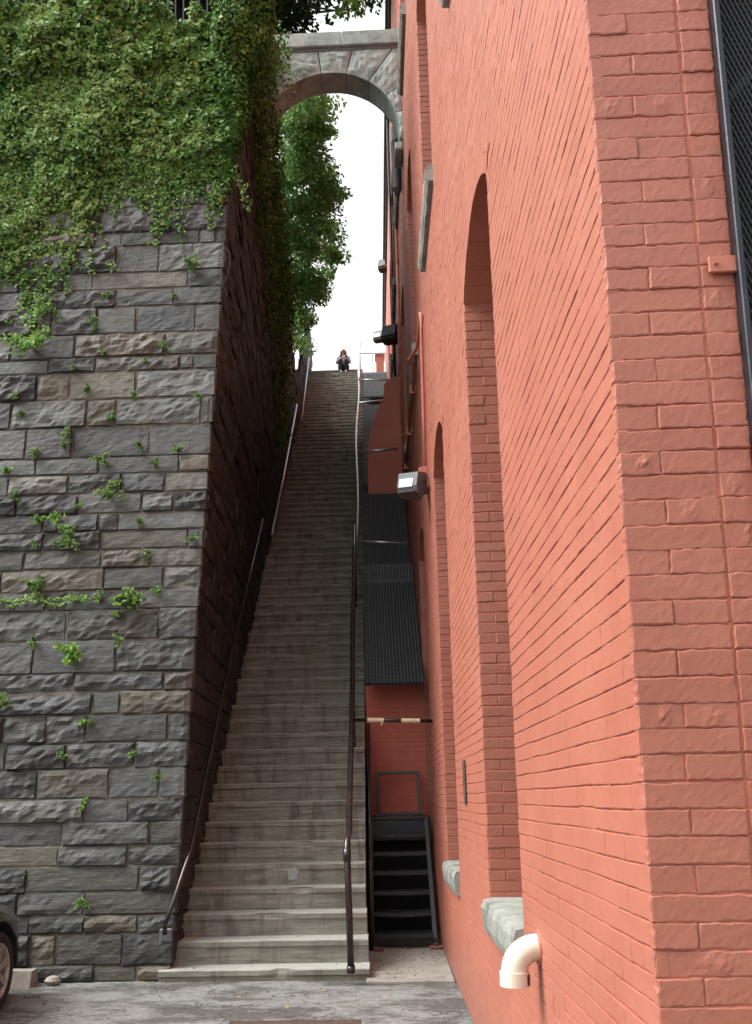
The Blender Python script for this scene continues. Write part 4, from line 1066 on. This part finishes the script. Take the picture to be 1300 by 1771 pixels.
# trees
def tree(name, label, base, height, clumps, nleaf, size, mat, trunk_r=.14, group=None, down=.3):
    t = thing(name, label, 'tree', base, group); base = Vector(base)
    tr = MB(); topv = base+Vector((0, 0, height))
    tr.tube([base, base.lerp(topv, .4)+Vector((R(-.2, .2), R(-.2, .2), 0)), topv], [trunk_r, trunk_r*.7, trunk_r*.25], 8)
    Ps = []; Ns = []; Ts = []
    tot = sum(c[3]**2 for c in clumps)
    for (cx, cy, cz, cr) in clumps:
        c = Vector((cx, cy, cz)); a = base.lerp(topv, R(.45, .85))
        tr.tube([a, a.lerp(c, .5)+Vector((0, 0, .15)), c], [trunk_r*.4, trunk_r*.25, .015], 6)
        n = int(nleaf*cr**2/tot); k = max(6, int(9*cr**1.5*2)); sub = rng.normal(size=(k, 3)); sub /= np.linalg.norm(sub, axis=1, keepdims=True); sub *= cr*rng.uniform(.35, 1, (k, 1))
        for s_ in sub[:: 2]: tr.tube([c, c+Vector(s_)*.55+Vector((0, 0, .05)), c+Vector(s_)], [.018, .011, .004], 4)
        w_ = rng.integers(0, k, n); r_ = cr*rng.uniform(.30, .58, (k, 1))
        d = rng.normal(size=(n, 3)); d /= np.linalg.norm(d, axis=1, keepdims=True)
        rad = rng.random((n, 1))**.45
        q_ = np.array([cx, cy, cz])+sub[w_]+d*r_[w_]*rad*np.array([1.15, 1.15, .75])
        Ps.append(q_); Ns.append(d*.5+np.array([0, 0, .8])+rng.normal(size=(n, 3))*.5)
        Ts.append(np.clip(.45+.25*rng.normal(size=k)[w_]*.6+.22*(rad[:, 0]-.6)+rng.normal(size=n)*.16, 0, 1))
    tr.build('trunk', M['bark'], t)
    P = np.concatenate(Ps); o = leaf_mesh('crown', P, np.concatenate(Ns), rng.uniform(.7, 1.3, len(P))*size, np.concatenate(Ts), mat, t, down=down)
    tag(o, kind='stuff'); return t
def cl(px, py, Y, r): p_ = at_y(px, py, Y); return (p_.x, p_.y, p_.z, r)
tree('overhanging_tree', 'bright green tree seen through the arch leaning over the steps', (-2.9, 17.5, 12.6), 5.5,
     [cl(520, 190, 15.5, .8), cl(500, 240, 15.5, .8), cl(528, 255, 16, .7), cl(540, 205, 16, .45), cl(535, 320, 17, .7), cl(500, 320, 16.5, .8), cl(550, 365, 18, .6), cl(520, 400, 17.5, .8), cl(558, 330, 18, .45), cl(490, 390, 17, .8), cl(545, 235, 17, .4), cl(560, 300, 18, .35), cl(548, 160, 16, .3)], 17000, .075, M['tree'])
tree('overhanging_tree', 'lower green tree overhanging the upper steps below the arch opening', (-3.0, 20.5, 13), 4,
     [cl(552, 410, 19, .6), cl(530, 460, 19, .75), cl(556, 448, 20, .5), cl(520, 520, 20, .7), cl(541, 500, 21, .5), cl(515, 570, 22, .55), cl(500, 480, 18.5, .8), cl(562, 400, 20, .35), cl(560, 480, 21, .3)], 12500, .08, M['tree'])
tree('shade_tree', 'dark tree behind the fence beside the arch top', (-3.0, 14.0, 12.3), 4.2,
     [cl(450, 10, 13.6, .75), cl(490, 25, 13.8, .55), cl(415, -10, 13.6, .8), cl(510, 35, 13.9, .4), cl(465, -50, 13.7, .9), cl(330, 0, 13.6, .7), cl(380, -20, 13.6, .8), cl(300, -40, 13.6, .8)], 17000, .075, M['treedark'])
tree('shade_tree', 'leafy tree crown filling the top left corner above the ivy', (-4.6, 11.8, 12.3), 3.2,
     [cl(60, 0, 11.3, .6), cl(150, -5, 11.3, .55), cl(-40, 10, 11.3, .7), cl(230, -10, 11.5, .5), cl(0, -60, 11.5, .9), cl(120, -70, 11.6, .8)], 15000, .075, M['tree'])
br = at_y(600, -20, 13.4)
tree('birch_branch_tree', 'tall tree whose loose twig hangs into the sky above the arch', (-3.4, 15.5, 12.6), 7.5,
     [cl(600, -10, 13.6, .28), cl(610, 15, 13.6, .2), cl(590, 20, 13.6, .14), cl(560, -50, 13.8, .5), cl(500, -120, 14.5, 1.0)], 2600, .075, M['lime'])
BIG = [(R(-2.0, 1.4), Y, 2.9+1.0*Y+R(.2, 1.4), 1.3) for Y in np.linspace(14.0, 24.5, 17)]+[(R(-4.2, -3.2), Y, R(14.5, 17), 1.0) for Y in np.linspace(15.5, 27, 5)]
tree('added_shade_canopy', 'added tree with its crown above the view, shading the steps', (-4.2, 18, 12.2), 10, BIG, 36000, .14, M['treedark'], .28)  # crown added overhead, outside the view, to darken the steps below
for k, (Y, X, zb) in enumerate(((23.5, -3.2, 14), (25.5, -3.6, 14.5))): 
    tree('overhanging_tree', ('green tree crown high above the left wall, behind the arch', 'farthest green tree crown near the stair top')[k], (X, Y, zb-1.5), 5,
         [(X+R(-.5, .9), Y+R(-1, 1), zb+R(.5, 3.5), .9) for _ in range(6)], 9000, .09, M['tree'])

# ------------------------------------------------------------------ top of the stairs
tr_ = thing('top_railing', 'thin railing at the head of the stairs against the sky', 'railing', (-.2, 28.7, TOPZ))
a, b = at_y(622, 611, 28.8), at_y(666, 611, 28.8)
MB().tube([a, b], .02, 8).build('rail_pipe', M['palepipe'], tr_)
for x in (a.x, (a.x+b.x)/2, b.x): MB().tube([(x, 28.8, TOPZ-.01), (x, 28.8, a.z)], .018, 8).build('post', M['palepipe'], tr_)
bp_ = at_y(650, 614, 31); bq = at_y(664, 640, 31)
t = thing('brick_pier', 'small far brick pier at the head of the stairs', 'pier', ((bp_.x+bq.x)/2, 31, TOPZ))
MB().box(bp_.x, bq.x, 31, 31.5, TOPZ-.012, bp_.z).build('shaft', M['farbrick'], t); MB().box(bp_.x-.04, bq.x+.04, 30.96, 31.54, bp_.z+.001, bp_.z+.07).build('cap', M['farbrick'], t)

# ------------------------------------------------------------------ seated person
pc = at_y(594, 640, 28.25).x
person = thing('person', 'person with long brown hair and grey top sitting on the top step', 'person', (pc, 28.32, TOPZ))
def skin(name, chains, mat, parent, sub=2):
    me = bpy.data.meshes.new(name); vs = []; es = []; rs = []; key = {}
    for ch in chains:
        prev = None
        for (p_, r_) in ch:
            k = tuple(round(c, 4) for c in p_)
            if k not in key: key[k] = len(vs); vs.append(p_); rs.append(r_)
            i = key[k]
            if prev is not None and prev != i: es.append((prev, i))
            prev = i
    og = WPOS[parent.name]; me.from_pydata([tuple(np.array(v)) for v in vs], es, [])
    o = bpy.data.objects.new(name, me); COL.objects.link(o)
    sm = o.modifiers.new('s', 'SKIN'); sl_ = me.skin_vertices[0].data
    for i, r_ in enumerate(rs): sl_[i].radius = (r_, r_) if not isinstance(r_, tuple) else r_
    sl_[0].use_root = True
    sm.use_smooth_shade = True
    sb_ = o.modifiers.new('b', 'SUBSURF'); sb_.levels = sub; sb_.render_levels = sub
    dg = bpy.context.evaluated_depsgraph_get(); nm = bpy.data.meshes.new_from_object(o.evaluated_get(dg)); bpy.data.objects.remove(o)
    nm.name = name; nm.materials.clear(); nm.materials.append(mat); nm.shade_smooth()
    r_ = bpy.data.objects.new(name, nm); COL.objects.link(r_); r_.parent = parent; WPOS[r_.name] = WPOS[parent.name]; return r_
skm = mat_plain('skin_tone', (.42, .26, .19), .5); top_m = mat_plain('grey_knit', (.30, .29, .33), .85); tro = mat_plain('black_trousers', (.018, .018, .022), .8)
hair_m = mat_plain('brown_hair', (.10, .055, .038), .55); shoe_m = mat_plain('white_shoe', (.70, .70, .70), .5)
Z1 = -RIS
body = []
body.append([((0, .02, .10), .12), ((0, .0, .28), .115), ((0, -.03, .44), .12), ((0, -.03, .53), .06), ((0, -.05, .60), .05), ((0, -.07, .68), .085), ((0, -.065, .76), .075)])
for s_ in (-1, 1):
    body.append([((0, .02, .10), .12), ((s_*.09, -.02, .09), .085), ((s_*.10, -.36, .24), .065), ((s_*.075, -.30, .04), .05), ((s_*.075, -.27, Z1+.07), .036), ((s_*.085, -.36, Z1+.04), .035)])
    body.append([((0, -.03, .44), .12), ((s_*.17, -.02, .46), .055), ((s_*.21, -.10, .24), .042), ((s_*.09, -.30, .30), .034), ((s_*.03, -.34, .33), .034)])
skin('body', body, skm, person)
skin('jumper', [[((0, .02, .12), .14), ((0, .0, .28), .135), ((0, -.03, .44), .14), ((0, -.03, .51), .075)]] + [[((0, -.03, .44), .14), ((s_*.17, -.02, .46), .072), ((s_*.215, -.10, .24), .06), ((s_*.10, -.29, .295), .048)] for s_ in (-1, 1)], top_m, person)
skin('trousers', [[((0, .02, .10), .14), ((s_*.09, -.02, .09), .10), ((s_*.10, -.36, .24), .08), ((s_*.075, -.30, .04), .066), ((s_*.075, -.27, Z1+.10), .055)] for s_ in (-1, 1)], tro, person)
for s_ in (-1, 1): skin('shoe', [[((s_*.075, -.24, Z1+.045), .04), ((s_*.082, -.32, Z1+.042), .042), ((s_*.088, -.40, Z1+.035), .034)]], shoe_m, person)
skin('hair', [[((0, -.03, .79), .085), ((0, .0, .70), .10), ((0, .02, .55), .10), ((0, .03, .40), .085)], [((0, .0, .70), .10), ((-.085, -.06, .62), .035), ((-.10, -.12, .45), .04)], [((0, .0, .70), .10), ((.085, -.06, .62), .035), ((.10, -.12, .45), .04)]], hair_m, person)
fm = MB()
for s_ in (-1, 1): fm.tube([(pc+s_*.03, 28.32-.150, TOPZ+.69), (pc+s_*.03, 28.32-.158, TOPZ+.69)], .011, 8)
fm.tube([(pc, 28.32-.145, TOPZ+.675), (pc, 28.32-.17, TOPZ+.655), (pc, 28.32-.15, TOPZ+.65)], [.008, .013, .008], 6)
fm.build('face_features', hair_m, person)

# ------------------------------------------------------------------ parked car
car = thing('parked_car', 'dark grey parked car, only its front wheel and fender in view at lower left', 'car', (-3.87, 5.4, 0))
cx0 = -3.87; hw = .87
carm = mat_plain('car_paint', (.045, .047, .052), .28, .3, 1.0); tyre = mat_noise('tyre_rubber', (.012, .012, .012), (.022, .021, .02), 20, .85, 60, .3, .004)
alloy = mat_plain('alloy', (.36, .33, .31), .4, .3)
# body: cross-sections along Y (front at y=8.0)
secs = [(8.02, .55, .22, .52, .50), (7.96, .70, .20, .62, .62), (7.80, .80, .19, .70, .74), (7.62, .855, .19, .76, .79), (7.2, .87, .20, .85, .86), (6.6, .87, .20, .93, .92), (6.3, .87, .20, .96, .95), (5.5, .87, .2, .97, .97), (4.0, .87, .2, .97, .97), (3.6, .85, .22, .95, .93), (3.45, .78, .28, .85, .82)]
m_ = MB(); vs = []; n_ = 12
for (y, h_, zb, zm, zt) in secs:
    pr = [(-h_*.86, zb), (-h_, zb+.1), (-h_*1.0, zb+(zm-zb)*.55), (-h_*.975, zm-.06), (-h_*.86, zt+.02), (-h_*.4, zt+.055), (h_*.4, zt+.055), (h_*.86, zt+.02), (h_*.975, zm-.06), (h_, zb+(zm-zb)*.55), (h_, zb+.1), (h_*.86, zb)]
    vs += [(cx0+a, y, b) for a, b in pr]
fs = []
WY, WR = 7.28, .385
for i in range(len(secs)-1):
    for k in range(n_): fs.append((i*n_+k, (i+1)*n_+k, (i+1)*n_+(k+1) % n_, i*n_+(k+1) % n_))
fs += [tuple(range(n_))[::-1], tuple((len(secs)-1)*n_+k for k in range(n_))]
m_.add(vs, fs)
bo = m_.build('body', carm, car, smooth=True)
cut = MB()
for y in (WY, 4.45): cut.tube([(cx0-1.2, y, .31), (cx0+1.2, y, .31)], WR, 32)
co = cut.build('cutter', carm); bm_ = bo.modifiers.new('a', 'BOOLEAN'); bm_.object = co; bm_.operation = 'DIFFERENCE'; bm_.solver = 'EXACT'
bpy.context.view_layer.update(); dg = bpy.context.evaluated_depsgraph_get(); nm = bpy.data.meshes.new_from_object(bo.evaluated_get(dg)); bo.modifiers.clear(); bo.data = nm; bpy.data.objects.remove(co)
for p_ in nm.polygons: p_.use_smooth = True
ed = bo.modifiers.new('e', 'EDGE_SPLIT'); ed.split_angle = math.radians(35)
m_ = MB(); cab = [(6.45, .80, .98), (5.75, .66, 1.42), (4.6, .66, 1.44), (3.75, .74, .98)]
for i in range(3):
    (ya, ha, za), (yb, hb, zb) = cab[i], cab[i+1]
    m_.add([(cx0-ha, ya, za), (cx0+ha, ya, za), (cx0+hb, yb, zb), (cx0-hb, yb, zb)], [(0, 1, 2, 3)])
for s_ in (-1, 1): m_.add([(cx0+s_*h_, y, z) for y, h_, z in cab], [(0, 1, 2, 3)])
m_.build('cabin_glass', M['glass'], car)
MB().cbox(cx0-.64, cx0+.64, 4.6, 5.75, 1.415, 1.46, .01).build('roof', carm, car)
for s_ in (-1, 1):
    MB().cbox(cx0+s_*.55-.16, cx0+s_*.55+.16, 7.86, 7.93, .55, .68, .02).build('headlight', M['lens'], car)
for y in (WY, 4.45):
    for s_ in (-1, 1):
        X = cx0+s_*.855; wh = MB().lathe_x(X, y, .31, [(-s_*.20, .20), (-s_*.20, .28), (-s_*.17, .31), (-s_*.03, .31), (-s_*.008, .295), (0, .27), (-s_*.006, .235), (-s_*.016, .222), (-s_*.05, .215)]).build('wheel', tyre, car, smooth=True)
        rim = MB().lathe_x(X, y, .31, [(-s_*.014, .222), (-s_*.006, .216), (-s_*.010, .204), (-s_*.03, .196), (-s_*.10, .188)])
        for k in range(7):
            a = 2*math.pi*k/7+.3; ca, sa = math.cos(a), math.sin(a); r0, r1 = .035, .2
            def W(r_, t_, o_): return (X-s_*o_, y+r_*ca-t_*sa, .31+r_*sa+t_*ca)
            rim.add([W(r0, -.022, .02), W(r0, .022, .02), W(r1, .030, .014), W(r1, -.030, .014), W(r0, -.022, .06), W(r0, .022, .06), W(r1, .030, .05), W(r1, -.030, .05)], [(0, 1, 2, 3), (4, 7, 6, 5), (0, 4, 5, 1), (1, 5, 6, 2), (2, 6, 7, 3), (3, 7, 4, 0)])
        rim.lathe_x(X, y, .31, [(-s_*.07, .055), (-s_*.016, .05), (-s_*.010, .04), (-s_*.010, .001)], 18)
        rim.build('rim', alloy, wh)
        MB().lathe_x(X, y, .31, [(-s_*.105, .2), (-s_*.105, .001)], 24).build('brake_disc', M['dark'], wh)

# ------------------------------------------------------------------ small things on the ground
ps = at_z(45, 1703); t = thing('parking_stop', 'concrete parking stop against the foot of the stone wall', 'parking stop', (-3.6, 8.3, 0))
MB().prism([(8.22, 0), (8.44, 0), (8.40, .14), (8.26, .14)], 0, -5.0, -3.13).build('block', M['pad'], t)
rk = at_z(92, 1703); t = thing('loose_stone', 'small pale loose stone on the ground by the wall', 'stone', rk)
m_ = MB(); vs = []
for j in range(5):
    for k in range(9):
        a = 2*math.pi*k/9; ph = math.pi*j/4; r_ = .062*(1+.25*hum(math.cos(a), math.sin(a), j, 1.3))
        vs.append((rk.x+r_*math.sin(ph)*math.cos(a)*1.15, rk.y-.02+r_*math.sin(ph)*math.sin(a), .04+.045*math.cos(ph)))
m_.add(vs, [(j*9+k, j*9+(k+1) % 9, (j+1)*9+(k+1) % 9, (j+1)*9+k) for j in range(4) for k in range(9)]); m_.build('rock', M['palestone'], t)
mh = thing('iron_cover', 'rusty iron cover set in the asphalt at the bottom edge', 'cover', (-.66, 6.6, 0))
MB().cbox(-1.13, -.16, 6.15, 6.93, -.03, .006, .004).build('plate', M['rust'], mh)
for (a, b, s_) in ((335, 1622, 1), (412, 1724, 0), (246, 1698, 0), (560, 1712, 0), (700, 1640, 0), (497, 1742, 0), (665, 1725, 0)):
    c = at_z(a, b, RIS1+RIS+.004) if s_ else at_z(a, b, .022 if a in (700,) else .006)
    t = thing('fallen_leaf', 'yellow fallen leaf lying on the second step' if s_ else 'tiny yellow fallen leaf on the ground, %s from the left' % {246: 'first', 412: 'second', 497: 'third', 560: 'fourth', 665: 'fifth', 700: 'sixth'}[a], 'leaf', c, None if s_ else 'fallen leaves on the ground')
    k = .05 if s_ else .026; an = R(0, 6)
    L = [(-1, 0, .0), (-.3, .45, .12), (.4, .4, .05), (1, 0, .1), (.4, -.4, .15), (-.3, -.45, .05)]
    MB().add([(c.x+k*(x*math.cos(an)-y*math.sin(an)), c.y+k*(x*math.sin(an)+y*math.cos(an)), c.z+k*z) for x, y, z in L], [(0, 1, 2, 3, 4, 5)]).build('blade', M['fallen'], t)
# grit washed against the bottom step and the wall
gr = MB()
for k in range(1500):
    if R(0, 1) < .5: x, y = R(-4.5, .6), 8.42-abs(rnd.gauss(0, .12)) if R(0, 1) < .6 else R(6.5, 8.4)
    else: x, y = R(-4, .6), R(6.4, 8.3)
    if x > -.15 and y > 8.2: continue
    s_ = R(.002, .007); a = R(0, 6)
    gr.add([(x+s_*math.cos(a), y+s_*math.sin(a), 0), (x+s_*math.cos(a+2.1), y+s_*math.sin(a+2.1), 0), (x+s_*math.cos(a+4.2), y+s_*math.sin(a+4.2), 0), (x, y, s_*.9)], [(0, 1, 3), (1, 2, 3), (2, 0, 3)])
tag(gr.build('grit', mat_noise('grit_stone', (.14, .135, .125), (.40, .39, .37), 40, .9, 50, .2, .003), None), 'fine grit scattered on the asphalt before the steps', 'grit', kind='stuff')
lt = MB()
for k in range(520):
    i = int(abs(rnd.gauss(0, 14))); i = min(i, 70); x = R(-1.85, -.2) if R(0, 1) < .5 else (R(-1.9, -1.6) if R(0, 1) < .6 else R(-.3, -.17))
    y = Y0+TRD*i+R(.03, TRD-.01) if R(0, 1) < .4 else Y0+TRD*(i+1)-R(.0, .03); z = RIS1+RIS*i+.003
    s_ = R(.004, .014); a = R(0, 6)
    lt.add([(x+s_*math.cos(a), y+s_*math.sin(a), z), (x-s_*.6*math.sin(a), y+s_*.6*math.cos(a), z+s_*.5), (x-s_*math.cos(a), y-s_*math.sin(a), z), (x+s_*.6*math.sin(a), y-s_*.6*math.cos(a), z+s_*.3)], [(0, 1, 2), (0, 2, 3)])
for k in range(260):
    if R(0, 1) < .5: x, y, z = R(-.1, .6), 11.06+R(0, .85), 1.385
    else: x, y, z = R(-.12, .62), R(8.3, 9.9), .021
    s_ = R(.004, .016); a = R(0, 6)
    lt.add([(x+s_*math.cos(a), y+s_*math.sin(a), z), (x-s_*.6*math.sin(a), y+s_*.6*math.cos(a), z+s_*.6), (x-s_*math.cos(a), y-s_*math.sin(a), z), (x+s_*.6*math.sin(a), y-s_*.6*math.cos(a), z+s_*.3)], [(0, 1, 2), (0, 2, 3)])
tag(lt.build('leaf_litter', mat_noise('dry_leaf', (.10, .075, .045), (.34, .27, .15), 30, .9, 30, .1, .002), None), 'scraps of dry leaf litter on the steps and landing', 'leaf litter', kind='stuff')
print('bricks main', cnt_main, 'pier', pn, 'stones', nstone)
